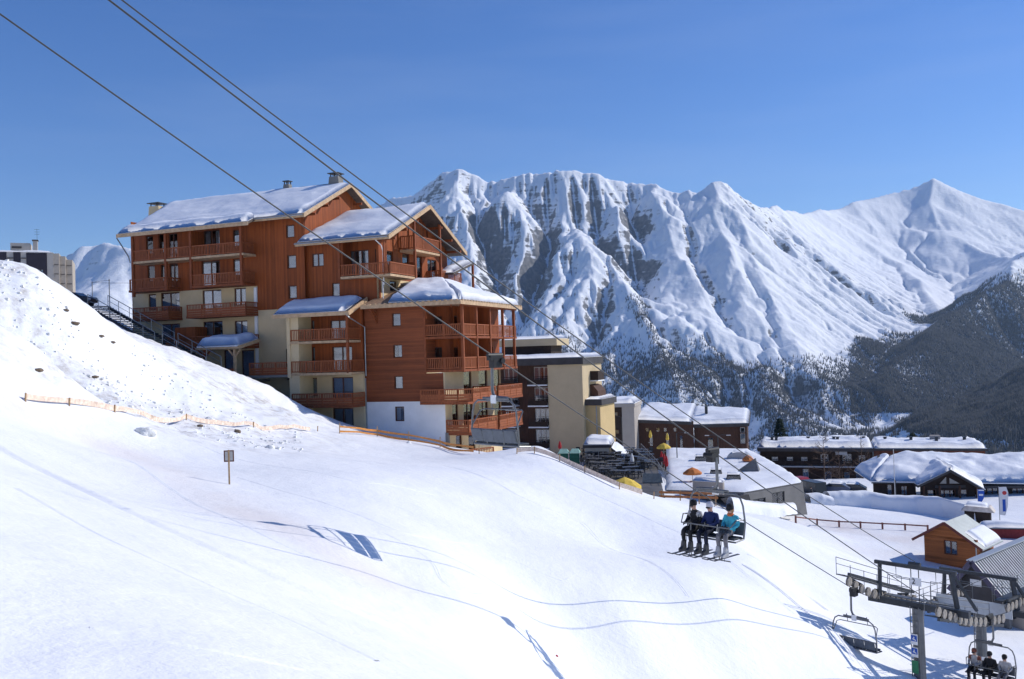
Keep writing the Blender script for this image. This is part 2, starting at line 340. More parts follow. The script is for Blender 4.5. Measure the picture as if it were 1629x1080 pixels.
CP = [(p.x, p.y, p.z) for p in CP] + [
 (0,0,-1.7),(0,-8,0.4),(-10,0,2.2),(10,0,-5.4),(-14,-8,5.0),(14,-8,-4.6),(25,10,-12),(30,25,-16),(-30,20,8),(-45,45,13),
 (-40,75,6),(-45,92,7),(-40,88,5.0),(-36,94,1.5),(-30,92,-2.2),(-24,88,-4.5),(-18,87,-6),(-12,88,-8),(-4,88,-9),(0,78,-9.5),(4,72,-9.5),(8,76,-12.2),(12,84,-13.4),
 (4,96,-13.2),(-8,105,-12.5),(-40,120,3),(-15,120,-10),(10,120,-14),(16,100,-14),(24,84,-15.5),(28,76,-17),(31,96,-17.5),(37,104,-18),(32,86,-17.6),(26,88,-17),(40,80,-18),(35,70,-18),(27,58,-16.8),(21,46,-16.4),(20,38,-16.6),(30,44,-18),
 (45,60,-18.6),(50,95,-18.8),(38,112,-19.2),(60,115,-19.4),(20,150,-21),(60,150,-22),(90,110,-20),(80,60,-19),(-60,150,2),(-20,160,-16),(0,200,-40),(60,220,-60),(120,190,-50),(-80,220,-20),(-90,100,12),(120,60,-20)]
CP = np.array(CP)
def tps_fit(P, lam=0.02):
    n = len(P); d2 = (P[:,None,0]-P[None,:,0])**2 + (P[:,None,1]-P[None,:,1])**2
    K = 0.5*d2*np.log(d2 + 1e-9); np.fill_diagonal(K, lam*40)
    Q = np.concatenate([np.ones((n,1)), P[:,:2]], 1); A = np.zeros((n+3, n+3)); A[:n,:n] = K; A[:n,n:] = Q; A[n:,:n] = Q.T
    return np.linalg.solve(A, np.concatenate([P[:,2], np.zeros(3)]))
TPW = tps_fit(CP)
def ground_smooth(x, y):
    x = np.atleast_1d(np.asarray(x, float)); y = np.atleast_1d(np.asarray(y, float)); sh = x.shape; x = x.ravel(); y = y.ravel(); z = TPW[-3] + TPW[-2]*x + TPW[-1]*y
    for w_, p in zip(TPW[:-3], CP):
        d2 = (x-p[0])**2 + (y-p[1])**2; z += w_*0.5*d2*np.log(d2 + 1e-9)
    return z.reshape(sh)
def rough_mask(x, y):
    # tumbled, dirty snow on the bank at the left and along the piste edge
    u = x/np.maximum(y, 1); f1 = np.clip((0.0 - (x + 9))/8, 0, 1)*np.clip((y-np.where(x < -20, 37, 42))/4, 0, 1)*np.clip((82-y)/8, 0, 1)
    return f1
def ground_z(x, y):
    z = ground_smooth(x, y); x = np.atleast_1d(np.asarray(x, float)); y = np.atleast_1d(np.asarray(y, float))
    m = rough_mask(x, y)
    z = z + (0.05 + 0.75*m)*fbm(x/3.1, y/3.1, 5, 91, 0.55) + 0.22*fbm(x/11, y/11, 3, 95) + 0.5*m*np.maximum(0, fbm(x/1.1, y/1.1, 3, 99))
    far = np.clip((y-180)/120, 0, 1)
    return z + far*8*fbm(x/60, y/60, 3, 97)
def gz(x, y): return float(ground_z(np.array([float(x)]), np.array([float(y)]))[0])
def gsm(x, y): return float(ground_smooth(np.array([float(x)]), np.array([float(y)]))[0])

def hit(u, v, y0=4.0, y1=170.0):
    """where the sight line of a photo pixel meets the snow"""
    ys = np.linspace(y0, y1, 900); d = at(u, v, 1.0); g = ground_z(d.x*ys, ys) - d.z*ys
    k = int(np.argmax(g > 0)) if (g > 0).any() else len(ys)-1
    return Vector((d.x*ys[k], ys[k], d.z*ys[k]))
def snow_material(name, dirty=True):
    m, t, b = node_mat(name); l = t.links.new; tc_ = nn(t, 'TexCoord')
    b.inputs['Roughness'].default_value = 0.62; b.inputs['Specular IOR Level'].default_value = 0.25
    n1 = nn(t, 'TexNoise', Scale=0.35, Detail=8.0, Roughness=0.6); l(tc_.outputs['Object'], n1.inputs['Vector'])
    r = nn(t, 'ValToRGB'); e = r.color_ramp.elements; e[0].position = 0.3; e[0].color = (0.82, 0.835, 0.86, 1); e[1].position = 0.6; e[1].color = (0.90, 0.905, 0.915, 1)
    l(n1.outputs[0], r.inputs[0]); colr = r.outputs[0]
    if dirty:   # earth and grit carried by the snow of the bank
        at_ = nn(t, 'Attribute', attribute_name='grit'); n4 = nn(t, 'TexNoise', Scale=1.1, Detail=9.0, Roughness=0.7); l(tc_.outputs['Object'], n4.inputs['Vector'])
        mr = nn(t, 'MapRange'); mr.inputs['From Min'].default_value = 0.47; mr.inputs['From Max'].default_value = 0.72; l(n4.outputs[0], mr.inputs['Value'])
        mu = nn(t, 'Math', operation='MULTIPLY'); l(mr.outputs[0], mu.inputs[0]); l(at_.outputs['Fac'], mu.inputs[1])
        mx_ = nn(t, 'Mix', data_type='RGBA'); l(mu.outputs[0], mx_.inputs['Factor']); l(colr, mx_.inputs['A']); mx_.inputs['B'].default_value = (0.36, 0.31, 0.26, 1); colr = mx_.outputs['Result']
    if dirty:   # reddish dust trodden into the piste edge
        ad_ = nn(t, 'Attribute', attribute_name='dust'); mx2 = nn(t, 'Mix', data_type='RGBA'); l(ad_.outputs['Fac'], mx2.inputs['Factor']); l(colr, mx2.inputs['A']); mx2.inputs['B'].default_value = (0.72, 0.63, 0.585, 1); colr = mx2.outputs['Result']
    l(colr, b.inputs['Base Color'])
    n2 = nn(t, 'TexNoise', Scale=9.0, Detail=6.0, Roughness=0.7); l(tc_.outputs['Object'], n2.inputs['Vector'])
    n3 = nn(t, 'TexNoise', Scale=1.3, Detail=5.0, Roughness=0.55); l(tc_.outputs['Object'], n3.inputs['Vector'])
    b1 = nn(t, 'Bump', Strength=0.5, Distance=0.035); l(n2.outputs[0], b1.inputs['Height'])
    if dirty:   # wind and ski streaks down the fall line
        mp_ = nn(t, 'Mapping'); mp_.inputs['Rotation'].default_value = (0, 0, R(-38)); mp_.inputs['Scale'].default_value = (0.35, 5.5, 1); l(tc_.outputs['Object'], mp_.inputs['Vector'])
        n5 = nn(t, 'TexNoise', Scale=1.0, Detail=6.0, Roughness=0.65); l(mp_.outputs[0], n5.inputs['Vector'])
        b3 = nn(t, 'Bump', Strength=0.55, Distance=0.045); l(n5.outputs[0], b3.inputs['Height']); l(b1.outputs[0], b3.inputs['Normal']); b1 = b3
    b2 = nn(t, 'Bump', Strength=0.6, Distance=0.10); l(n3.outputs[0], b2.inputs['Height']); l(b1.outputs[0], b2.inputs['Normal']); l(b2.outputs[0], b.inputs['Normal'])
    return m
SNOW = snow_material('ground_snow'); ROOFSNOW = snow_material('roof_snow', False)
ga = np.concatenate([np.linspace(R(-100), R(-42), 90)[:-1], np.linspace(R(-42), R(42), 560), np.linspace(R(42), R(100), 90)[1:]])
gr = np.concatenate([[0.02, 0.5, 1.0], np.geomspace(1.6, 130, 430)[:-1], np.geomspace(130, 420, 50)])
TT, RR = np.meshgrid(ga, gr); GXm = RR*np.sin(TT); GYm = RR*np.cos(TT); GZm = ground_z(GXm, GYm)
beyond = np.clip((RR-190)/230, 0, 1); GZm = GZm*(1-beyond) + beyond*(-140 - 0.35*(RR-190))
go = link('snow_slope', np_mesh('snow_slope', np.stack([GXm, GYm, GZm], -1).reshape(-1, 3), grid_faces(*GXm.shape), SNOW))
tag(go, kind='structure')
aa = go.data.attributes.new('grit', 'FLOAT', 'POINT')
grit = rough_mask(GXm, GYm)*np.clip(0.75 + 2.5*fbm(GXm/6, GYm/6, 4, 101), 0, 1)
dp = [hit(u, v) for u, v in ((2,636),(110,676),(200,722),(300,772),(400,822),(480,862),(570,905))]; dd = np.full(GXm.shape, 1e9)
for a_, c_ in zip(dp[:-1], dp[1:]):
    ex, ey = c_.x-a_.x, c_.y-a_.y; tq = np.clip(((GXm-a_.x)*ex+(GYm-a_.y)*ey)/(ex*ex+ey*ey), 0, 1); dd = np.minimum(dd, np.hypot(GXm-a_.x-tq*ex, GYm-a_.y-tq*ey))
flat_ = np.clip((GYm-74)/6, 0, 1)*np.clip((GXm-24)/6, 0, 1)*np.clip((100-GYm)/8, 0, 1)
dust = np.clip(.5*np.exp(-(dd/1.6)**2) + .55*flat_, 0, 1)*np.clip(.55 + 2*fbm(GXm/4, GYm/4, 4, 103), 0, 1)
da = go.data.attributes.new('dust', 'FLOAT', 'POINT'); da.data.foreach_set('value', dust.astype(np.float32).ravel()); aa = go.data.attributes['grit']
aa.data.foreach_set('value', grit.astype(np.float32).ravel())
# ------------------------------------------------------------------ building kit
def planks(name, col, along='z', pitch=0.16, rough=0.65, dark=0.45):
    """boards: tone per board, grain along it, grooves between boards"""
    if name in MATS: return MATS[name]
    m, t, b = node_mat(name); l = t.links.new; tc_ = nn(t, 'TexCoord'); sp = nn(t, 'SeparateXYZ'); l(tc_.outputs['Object'], sp.inputs[0])
    if along == 'z':
        ad = nn(t, 'Math', operation='ADD'); l(sp.outputs['X'], ad.inputs[0]); l(sp.outputs['Y'], ad.inputs[1]); src = ad.outputs[0]; st = (9, 9, 0.5)
    else: src = sp.outputs['Z']; st = (0.5, 0.5, 9)
    dv = nn(t, 'Math', operation='DIVIDE'); l(src, dv.inputs[0]); dv.inputs[1].default_value = pitch
    fl = nn(t, 'Math', operation='FLOOR'); l(dv.outputs[0], fl.inputs[0]); fr = nn(t, 'Math', operation='FRACT'); l(dv.outputs[0], fr.inputs[0])
    wn = nn(t, 'TexWhiteNoise', noise_dimensions='1D'); l(fl.outputs[0], wn.inputs['W'])
    mp_ = nn(t, 'Mapping'); mp_.inputs['Scale'].default_value = st; l(tc_.outputs['Object'], mp_.inputs['Vector'])
    n1 = nn(t, 'TexNoise', Scale=1.0, Detail=7.0, Roughness=0.65); l(mp_.outputs[0], n1.inputs['Vector'])
    n0 = nn(t, 'TexNoise', Scale=0.35, Detail=5.0, Roughness=0.6); l(tc_.outputs['Object'], n0.inputs['Vector'])
    a = nn(t, 'Math', operation='MULTIPLY_ADD'); l(wn.outputs[0], a.inputs[0]); a.inputs[1].default_value = 0.4; l(n1.outputs[0], a.inputs[2])
    a3 = nn(t, 'Math', operation='MULTIPLY_ADD'); l(n0.outputs[0], a3.inputs[0]); a3.inputs[1].default_value = 0.7; l(a.outputs[0], a3.inputs[2])
    r = nn(t, 'ValToRGB'); e = r.color_ramp.elements; e[0].position = 0.65; e[0].color = (*[x*(1-dark) for x in col], 1); e[1].position = 1.35; e[1].color = (*[min(1, x*1.3) for x in col], 1)
    mr0 = nn(t, 'MapRange'); mr0.inputs['From Max'].default_value = 2.0; l(a3.outputs[0], mr0.inputs['Value'])
    e[0].position = 0.3; e[1].position = 0.7; l(mr0.outputs[0], r.inputs[0])
    g = nn(t, 'MapRange'); g.inputs['From Max'].default_value = 0.1; l(fr.outputs[0], g.inputs['Value'])
    mx_ = nn(t, 'Mix', data_type='RGBA', blend_type='MULTIPLY'); mx_.inputs['Factor'].default_value = 1.0
    g2 = nn(t, 'MapRange'); g2.inputs['To Min'].default_value = 0.45; l(g.outputs[0], g2.inputs['Value'])
    l(r.outputs[0], mx_.inputs['A']); l(g2.outputs[0], mx_.inputs['B']); l(mx_.outputs['Result'], b.inputs['Base Color'])
    bp = nn(t, 'Bump', Strength=0.7, Distance=0.012); l(g.outputs[0], bp.inputs['Height']); l(bp.outputs[0], b.inputs['Normal'])
    b.inputs['Roughness'].default_value = rough; b.inputs['Specular IOR Level'].default_value = 0.3
    MATS[name] = m; return m
def glass_mat(name='window_glass', tint=(0.75, 0.8, 0.85), fac=0.35):
    if name in MATS: return MATS[name]
    m = bpy.data.materials.new(name); m.use_nodes = True; t = m.node_tree; t.nodes.clear(); l = t.links.new
    o = nn(t, 'OutputMaterial'); mx_ = nn(t, 'MixShader'); tr = nn(t, 'BsdfTransparent'); gl = nn(t, 'BsdfGlossy'); fr = nn(t, 'Fresnel', IOR=1.5)
    tr.inputs[0].default_value = (*tint, 1); gl.inputs['Roughness'].default_value = 0.03
    ma = nn(t, 'Math', operation='ADD'); l(fr.outputs[0], ma.inputs[0]); ma.inputs[1].default_value = fac*0.3
    l(ma.outputs[0], mx_.inputs[0]); l(tr.outputs[0], mx_.inputs[1]); l(gl.outputs[0], mx_.inputs[2]); l(mx_.outputs[0], o.inputs[0])
    MATS[name] = m; return m
WOOD_V = planks('cladding_upright', (0.27, 0.064, 0.013), 'z', 0.18)
WOOD_H = planks('cladding_level', (0.23, 0.062, 0.02), 'x', 0.16)
WOOD_R = mat('rail_wood', (0.29, 0.083, 0.028), 0.6, var=0.3, scale=3, stretch=(4, 4, 1))
WOOD_B = mat('beam_wood', (0.23, 0.06, 0.018), 0.6, var=0.3, scale=2, stretch=(3, 3, 1))
EAVE = mat('eave_board', (0.50, 0.34, 0.20), 0.6, var=0.25, scale=3)
BEIGE = mat('beige_render', (0.64, 0.50, 0.30), 0.9, var=0.07, scale=0.8, bump=0.004, bscale=60)
WHITE = mat('white_render', (0.78, 0.78, 0.77), 0.9, var=0.06, scale=0.9, bump=0.004, bscale=60)
FRAME = mat('window_wood', (0.10, 0.035, 0.018), 0.5, var=0.2, scale=5)
GLASS = glass_mat(); ROOM = mat('room_dark', (0.035, 0.03, 0.028), 0.9, var=0.3, scale=1)
CURTAIN = mat('curtain', (0.62, 0.62, 0.60), 0.9, var=0.15, scale=3, stretch=(12, 12, 0.5), bump=0.01, bscale=6)
ZINC = mat('zinc', (0.36, 0.37, 0.38), 0.45, 0.6, var=0.15, scale=2)
SLATE = mat('roof_cover', (0.10, 0.08, 0.07), 0.7, var=0.3, scale=3)
CONC = mat('concrete', (0.21, 0.2, 0.185), 0.9, var=0.15, scale=0.7, bump=0.006, bscale=30)
STEEL = mat('galvanised_steel', (0.30, 0.31, 0.32), 0.45, 0.55, var=0.2, scale=3)
DARKST = mat('dark_steel', (0.05, 0.055, 0.06), 0.5, 0.3, var=0.25, scale=4)
BLACK = mat('black_plastic', (0.018, 0.018, 0.02), 0.5, var=0.2, scale=6)

class Frame:
    """a building's own axes: x to its right along the front, y to its back, z up; pixel rays meet its planes"""
    def __init__(s, org, ang): s.o = Vector(org); s.a = ang; s.x = Vector((math.cos(ang), math.sin(ang), 0)); s.y = Vector((-math.sin(ang), math.cos(ang), 0))
    def F(s, u, v, yl):
        d = at(u, v, 1.0); t = (yl + s.o.dot(s.y)) / d.dot(s.y); p = d*t - s.o; return p.dot(s.x), p.z
    def S(s, u, v, xl):
        d = at(u, v, 1.0); t = (xl + s.o.dot(s.x)) / d.dot(s.x); p = d*t - s.o; return p.dot(s.y), p.z
    def root(s, name, label, cat, group=None): return thing(name, label, cat, s.o, s.a, group)
def PT(face, k):
    """face 'f': plane y=k seen from -y; face 's': plane x=k seen from +x.  (a, z, depth inward) -> local point"""
    return (lambda a, z, d: (a, k + d, z)) if face == 'f' else (lambda a, z, d: (k - d, a, z))
def wall(parent, name, m, face, k, a0, a1, z0, z1, holes=(), rev=0.22, thick=0.25):
    """wall slab with real openings"""
    P = PT(face, k); b = MB(); hs = []
    for h in holes:
        h = (max(h[0], a0+.02), min(h[1], a1-.02), max(h[2], z0), min(h[3], z1-.02))
        if h[1]-h[0] > .1 and h[3]-h[2] > .1: hs.append(h)
    A = sorted({a0, a1, *[x for h in hs for x in h[:2]]}); Z = sorted({z0, z1, *[x for h in hs for x in h[2:]]})
    for i in range(len(A)-1):
        for j in range(len(Z)-1):
            ca, cz = (A[i]+A[i+1])/2, (Z[j]+Z[j+1])/2
            if any(h[0] < ca < h[1] and h[2] < cz < h[3] for h in hs): continue
            b.add([P(A[i],Z[j],0), P(A[i+1],Z[j],0), P(A[i+1],Z[j+1],0), P(A[i],Z[j+1],0)], [(0,1,2,3)])
    for h in hs:
        q = [(h[0],h[2]),(h[1],h[2]),(h[1],h[3]),(h[0],h[3])]
        for c, d in zip(q, q[1:]+q[:1]): b.add([P(*c,0), P(*d,0), P(*d,thick), P(*c,thick)], [(0,1,2,3)])
    o = len(b.v)
    q = [(a0,z0),(a1,z0),(a1,z1),(a0,z1)]
    for c, d in zip(q, q[1:]+q[:1]): b.add([P(*c,0), P(*d,0), P(*d,thick), P(*c,thick)], [(0,1,2,3)])
    return link(name, b_raw(b, name, m), parent)
def b_raw(b, name, m):
    me = bpy.data.meshes.new(name); me.from_pydata(b.v, [], b.f); me.update(); me.materials.append(m); return me
def window(parent, face, k, h, curt=1, mull=1, fm=None, depth=0.14, name='window', room=True):
    """window in opening h=(a0,a1,z0,z1): frame > pane(s), curtain(s)"""
    P = PT(face, k); a0, a1, z0, z1 = h; fw = min(0.09, (a1-a0)*0.1); b = MB()
    def bx(b, a, c, e, g, d0, d1):
        p = P(a, e, d0); q = P(c, g, d1); b.box(min(p[0],q[0]), max(p[0],q[0]), min(p[1],q[1]), max(p[1],q[1]), min(p[2],q[2]), max(p[2],q[2]))
    bx(b, a0, a1, z0, z0+fw, depth-.05, depth+.05); bx(b, a0, a1, z1-fw, z1, depth-.05, depth+.05)
    n = mull + 1; pw = (a1-a0)/n
    for i in range(n+1):
        c = a0 + i*pw; lo, hi = (c, c+fw) if i == 0 else ((c-fw, c) if i == n else (c-fw*.6, c+fw*.6))
        bx(b, lo, hi, z0+fw, z1-fw, depth-.05, depth+.05)
    w = b.build(name, fm or FRAME, parent)
    for i in range(n):
        g = MB(); bx(g, a0+i*pw+fw*.7, a0+(i+1)*pw-fw*.7, z0+fw, z1-fw, depth-.006, depth+.006); g.build('pane', GLASS, w)
    if room:
        g = MB(); bx(g, a0-.3, a1+.3, z0-.02, z1+.15, depth+.75, depth+.8); bx(g, a0-.02, a0-.0, z0, z1, depth+.06, depth+.75); bx(g, a1, a1+.02, z0, z1, depth+.06, depth+.75)
        bx(g, a0, a1, z0-.02, z0, depth+.06, depth+.75); bx(g, a0, a1, z1, z1+.02, depth+.06, depth+.75)
        g.build('room', ROOM, w)
    if curt:
        g = MB(); W = a1-a0
        spans = {1: [(0.04, 0.34), (0.68, 0.96)], 2: [(0.03, 0.97)], 3: [(0.05, 0.5)], 4: [(0.5, 0.95)], 5: [(0.03, 0.47), (0.56, 0.85)]}[curt]
        for s0, s1 in spans:
            nf = max(2, int((s1-s0)*W/0.12)); xs = np.linspace(a0+s0*W, a0+s1*W, nf*2+1)
            pts = [P(x, 0, depth+.12+(.03 if i % 2 else 0)) for i, x in enumerate(xs)]
            for p, q in zip(pts[:-1], pts[1:]): g.add([(p[0],p[1],z0+fw), (q[0],q[1],z0+fw), (q[0],q[1],z1-fw*.5), (p[0],p[1],z1-fw*.5)], [(0,1,2,3)])
        g.build('curtain', CURTAIN, w)
    return w
def rail_run(p, q, z, h, style='slat', pitch=0.17):
    """returns (timber MB, slat MB) for a railing from p to q (2D), floor z"""
    a = MB(); s = MB(); P = Vector((p[0], p[1], 0)); Q = Vector((q[0], q[1], 0)); Ln = (Q-P).length; d = (Q-P)/Ln
    a.bar(P+Vector((0,0,z+h)), Q+Vector((0,0,z+h)), .11, .09); a.bar(P+Vector((0,0,z+.12)), Q+Vector((0,0,z+.12)), .06, .09)
    n = max(1, round(Ln/1.6))
    for i in range(n+1): c = P + d*(Ln*i/n); a.bar(c+Vector((0,0,z)), c+Vector((0,0,z+h)), .09)
    if style == 'slat':
        k = max(2, int(Ln/pitch))
        for i in range(k): c = P + d*(Ln*(i+.5)/k); s.bar(c+Vector((0,0,z+.16)), c+Vector((0,0,z+h-.05)), 0.085, .025, up=d.cross(Vector((0,0,1))))
    else:
        for j in range(3):  # boards laid level below, short slats on top
            zz = z + .02 + j*.22; s.bar(P+Vector((0,0,zz+.1)), Q+Vector((0,0,zz+.1)), .035, .2)
        k = max(2, int(Ln/pitch))
        for i in range(k): c = P + d*(Ln*(i+.5)/k); s.bar(c+Vector((0,0,z+.66)), c+Vector((0,0,z+h-.05)), .07, .03, up=d.cross(Vector((0,0,1))))
    return a, s
def balcony(parent, runs, z, h=1.0, style='slat', slab=None, sm=None, st=.2, mt=None):
    """part 'balcony' (its floor slab) > handrail, slat_panel per run.  slab=(x0,x1,y0,y1)"""
    b = MB()
    if slab: b.box(slab[0], slab[1], slab[2], slab[3], z-st, z)
    else:
        p, q = runs[0]; b.bar((p[0],p[1],z-st/2), (q[0],q[1],z-st/2), .12, st)
    o = b.build('balcony', sm or EAVE, parent)
    for p, q in runs:
        a, s = rail_run(p, q, z, h, style); a.build('handrail', mt or WOOD_R, o); s.build('slat_panel', mt or WOOD_R, o)
    return o
def snow_blanket(name, parent, rows, th=0.35, seed=0, m=None, res=0.35, droop=0.18, lip=0.0, rimw=.55):
    """snow lying on a roof patch.  rows: 2x2 corner points [[eave0, eave1],[top0, top1]]; a domed, uneven sheet with rounded rims"""
    e0, e1, t0, t1 = [Vector(p) for p in (rows[0][0], rows[0][1], rows[1][0], rows[1][1])]
    nu = max(4, int(max((e1-e0).length, (t1-t0).length)/res)); nv = max(4, int(max((t0-e0).length, (t1-e1).length)/res))
    U, Vv = np.meshgrid(np.linspace(0, 1, nu+1), np.linspace(0, 1, nv+1))
    def mixv(k): return ((e0[k]*(1-U)+e1[k]*U)*(1-Vv) + (t0[k]*(1-U)+t1[k]*U)*Vv)
    X, Y, Z = mixv(0), mixv(1), mixv(2)
    Lu = (e1-e0).length; Lv = (t0-e0).length
    du = np.minimum(U, 1-U)*Lu; dv = np.minimum(Vv, 1-Vv)*Lv
    rim = lambda d, w_: np.sqrt(np.clip(1-(1-np.clip(d/w_, 0, 1))**2, 0, 1))
    t = th*(0.12 + 0.88*rim(du, rimw)*rim(dv, rimw)) * (1 + 0.9*fbm(X/2.6+seed, Y/2.6+Z/3, 4, seed+7))
    top = np.stack([X, Y, Z+t], -1).reshape(-1, 3); n0 = len(top); bot = np.stack([X, Y, Z+0.003], -1).reshape(-1, 3)
    F = grid_faces(nv+1, nu+1); idx = np.arange(n0).reshape(nv+1, nu+1)
    ring = np.concatenate([idx[0, :], idx[1:, -1], idx[-1, -2::-1], idx[-2:0:-1, 0]]); r2 = np.roll(ring, -1)
    side = np.stack([ring, ring+n0, r2+n0, r2], -1)
    o = link(name, np_mesh(name, np.concatenate([top, bot]), np.concatenate([F, side[:, ::-1], F[:, ::-1]+n0]), m or ROOFSNOW), parent)
    return o
def slab3(name, pts, th, m, parent, down=True):
    """sloping slab: quad or polygon pts with vertical thickness th"""
    n = len(pts); b = MB(); lo = [(p[0], p[1], p[2]-th) for p in pts]
    b.add(list(pts)+lo, [tuple(range(n)), tuple(range(2*n-1, n-1, -1))] + [(i, n+i, n+(i+1) % n, (i+1) % n) for i in range(n)])
    return b.build(name, m, parent)
# ------------------------------------------------------------------ the big chalet
CH = Frame((-4.2, 78, -10), math.atan2(-.371, .928))
chalet = CH.root('chalet', 'large brown timber apartment chalet with stepped snowy gable roofs and many balconies', 'building')
def WR(face, k, r, door=None):
    u0, u1, v0, v1 = r; um = (u0+u1)/2
    if face == 'f': a0 = CH.F(u0, v0, k)[0]; a1 = CH.F(u1, v0, k)[0]; zt = CH.F(um, v0, k)[1]; zb = CH.F(um, v1, k)[1]
    else: a0 = CH.S(u0, v0, k)[0]; a1 = CH.S(u1, v0, k)[0]; zt = CH.S(um, v0, k)[1]; zb = CH.S(um, v1, k)[1]
    return (a0, a1, door if door is not None else zb, zt)
def wall_win(face, k, specs, name, m, a0, a1, z0, z1, thick=.25, rev=.14):
    """specs: (rect px, curtain style, mullions, door floor z or None)"""
    hs = [WR(face, k, s[0], s[3]) for s in specs]
    wall(chalet, name, m, face, k, a0, a1, z0, z1, hs, thick=thick)
    for h, s in zip(hs, specs): window(chalet, face, k, h, s[1], s[2], depth=rev)
YW, YB = 0.6, -1.15
FA, FB, FC, FD = 20.2, 17.45, 14.62, 11.62
# --- left wing
wall_win('f', YW, [((232,243,375,390),3,0,FA+.9),((252,262,372,390),2,0,FA+.9),((268,282,371,392),5,1,FA+.1),((323,349,366,400),1,1,FA+.1),((370,382,365,385),2,0,FA+.9),
                   ((234.5,246,422,440),2,0,FB+.9),((255,264,421,440),2,0,FB+.9),((269.5,283,419,440),4,1,FB+.1),((320.5,349.5,414.5,440),3,1,FB+.1),((370.5,383,411.5,430),2,0,FB+.9)],
         'timber_wall', WOOD_V, -36.3, -21.2, 17.25, 23.6)
wall_win('f', YW+.02, [((236,248,468,486),2,0,FC+.9),((255.5,285.5,465,485),1,1,FC+.1),((322,352,461,481),2,1,FC+.1),((372.5,391,458,477.5),2,1,FC+.9),
                   ((257,286,515,535),5,1,FD+.1),((323,354,511,532),3,1,FD+.1),((373,393.5,510,530),2,1,FD+.9),((356,371,557,593),0,0,8.4),((384,404,557,592),0,0,8.4)],
         'rendered_wall', BEIGE, -36.3, -21.2, 3.0, 17.25)
MB().box(-36.35, -36.3, YW, 13.5, 3, 24.5).build('side_wall', WOOD_V, chalet)
MB().box(-36.3, -15.9, 13.4, 13.6, 3, 23.5).build('back_wall', WOOD_V, chalet)
for p in (-34.45, -30.4, -27.4, -21.6):
    MB().box(p-.12, p+.12, YB-.12, YB+.12, 17.2 if p > -33 else 16.8, 23.1).build('post', WOOD_B, chalet)
MB().box(-36.2, -20.9, YB-.13, YB+.13, 22.75, 23.02).build('beam', WOOD_B, chalet)
for p in (-30.4, -27.4): MB().box(p-.08, p+.08, YB+.12, YW, FA-.18, 22.7).build('partition', WOOD_V, chalet) if p == -27.4 else None
for z, runs in ((FA, [((-34.4,YB),(-30.5,YB)),((-30.3,YB),(-27.5,YB)),((-27.3,YB),(-21.7,YB)),((-21.5,YB),(-21.5,YW))]),
                (FB, [((-34.9,YB),(-30.4,YB)),((-30.3,YB),(-30.3,YW)),((-27.4,YB),(-21.7,YB)),((-21.5,YB),(-21.5,YW))])):
    if z == FA: balcony(chalet, runs, z, 1.02, 'slat', (-34.6, -21.3, YB-.1, YW))
    else:
        balcony(chalet, runs[:2], z, 1.02, 'slat', (-35, -30.2, YB-.1, YW), WOOD_B); balcony(chalet, runs[2:], z, 1.02, 'slat', (-27.5, -21.4, YB-.1, YW), WOOD_B)
balcony(chalet, [((-34.6,YB),(-30.2,YB)),((-30.2,YB),(-30.2,YW))], FC, 1.05, 'board', (-34.7, -30.1, YB-.05, YW), WOOD_B)
balcony(chalet, [((-28.0,YB),(-21.25,YB)),((-21.25,YB),(-21.25,YW))], FC, 1.05, 'board', (-28.1, -21.2, YB-.05, YW), WOOD_B)
balcony(chalet, [((-30.6,YB),(-21.25,YB)),((-21.25,YB),(-21.25,YW))], FD, 1.05, 'board', (-30.7, -21.2, YB-.05, YW), WOOD_B)
MB().box(-29.6, -27.2, YB+.1, YW, FD, FD+2.0).build('screen_panel', WOOD_V, chalet)
# --- tall timber part
hs = [((454.5,467.7,357.6,378),2,0,None),((456.5,470.7,405.5,427),2,0,None),((458.5,471.8,454,475),2,0,None)]
wall_win('f', YW-.05, hs, 'timber_wall', WOOD_V, -21.2, -15.9, 14.95, 23.6)
wall_win('f', YW, [((455,461,555,577),0,0,8.4)], 'rendered_wall', BEIGE, -21.2, -15.0, 3.0, 14.95)
b = MB(); b.add([(-15.9,.55,14.9),(-15.9,13.5,14.9),(-15.9,13.5,24.3),(-15.9,7.44,27.1),(-15.9,.55,23.6)], [(0,1,2,3,4)]); b.build('gable_wall', WOOD_V, chalet)
MB().box(-21.55, -21.25, YW-.14, YW+.1, 8.6, 17.1).build('corner_post', WHITE, chalet)
# --- upper roof: ridge along the front, gable to the right
def pitched(x0, x1, ye, ze, yr, zr, yb, zb, name='roof', x0r=None, th=.26):
    xr = x0 if x0r is None else x0r
    r = slab3(name, [(x0,ye,ze),(x1,ye,ze),(x1,yr,zr),(xr,yr,zr)], th, SLATE, chalet)
    slab3('back_slope', [(x0,yb,zb),(xr,yr,zr),(x1,yr,zr),(x1,yb,zb)], th, SLATE, r)
    f = MB(); f.box(x0, x1, ye-.04, ye, ze-.32, ze+.03); f.build('eave_board', EAVE, r)
    s1 = (zr-ze)/(yr-ye); f = MB()
    for (ya, za), (yb2, zb2) in (((ye-.04, ze-.015), (yr, zr)), ((yr, zr), (yb, zb))):
        f.add([(x1,ya,za-.34),(x1,yb2,zb2-.34),(x1,yb2,zb2+.06),(x1,ya,za+.06),(x1+.05,ya,za-.34),(x1+.05,yb2,zb2-.34),(x1+.05,yb2,zb2+.06),(x1+.05,ya,za+.06)], [(0,1,2,3),(4,7,6,5),(0,4,5,1),(2,6,7,3),(1,5,6,2),(0,3,7,4)])
    f.build('verge_board', EAVE, r)
    g = MB(); g.tube([(x0,ye-.12,ze-.1),(x1-.1,ye-.12,ze-.1)], .07, 6); g.build('gutter', ZINC, r)
    return r
r1 = pitched(-35.6, -14.95, -.75, 23.35, 7.44, 27.35, 15.6, 23.35, x0r=-37.0)
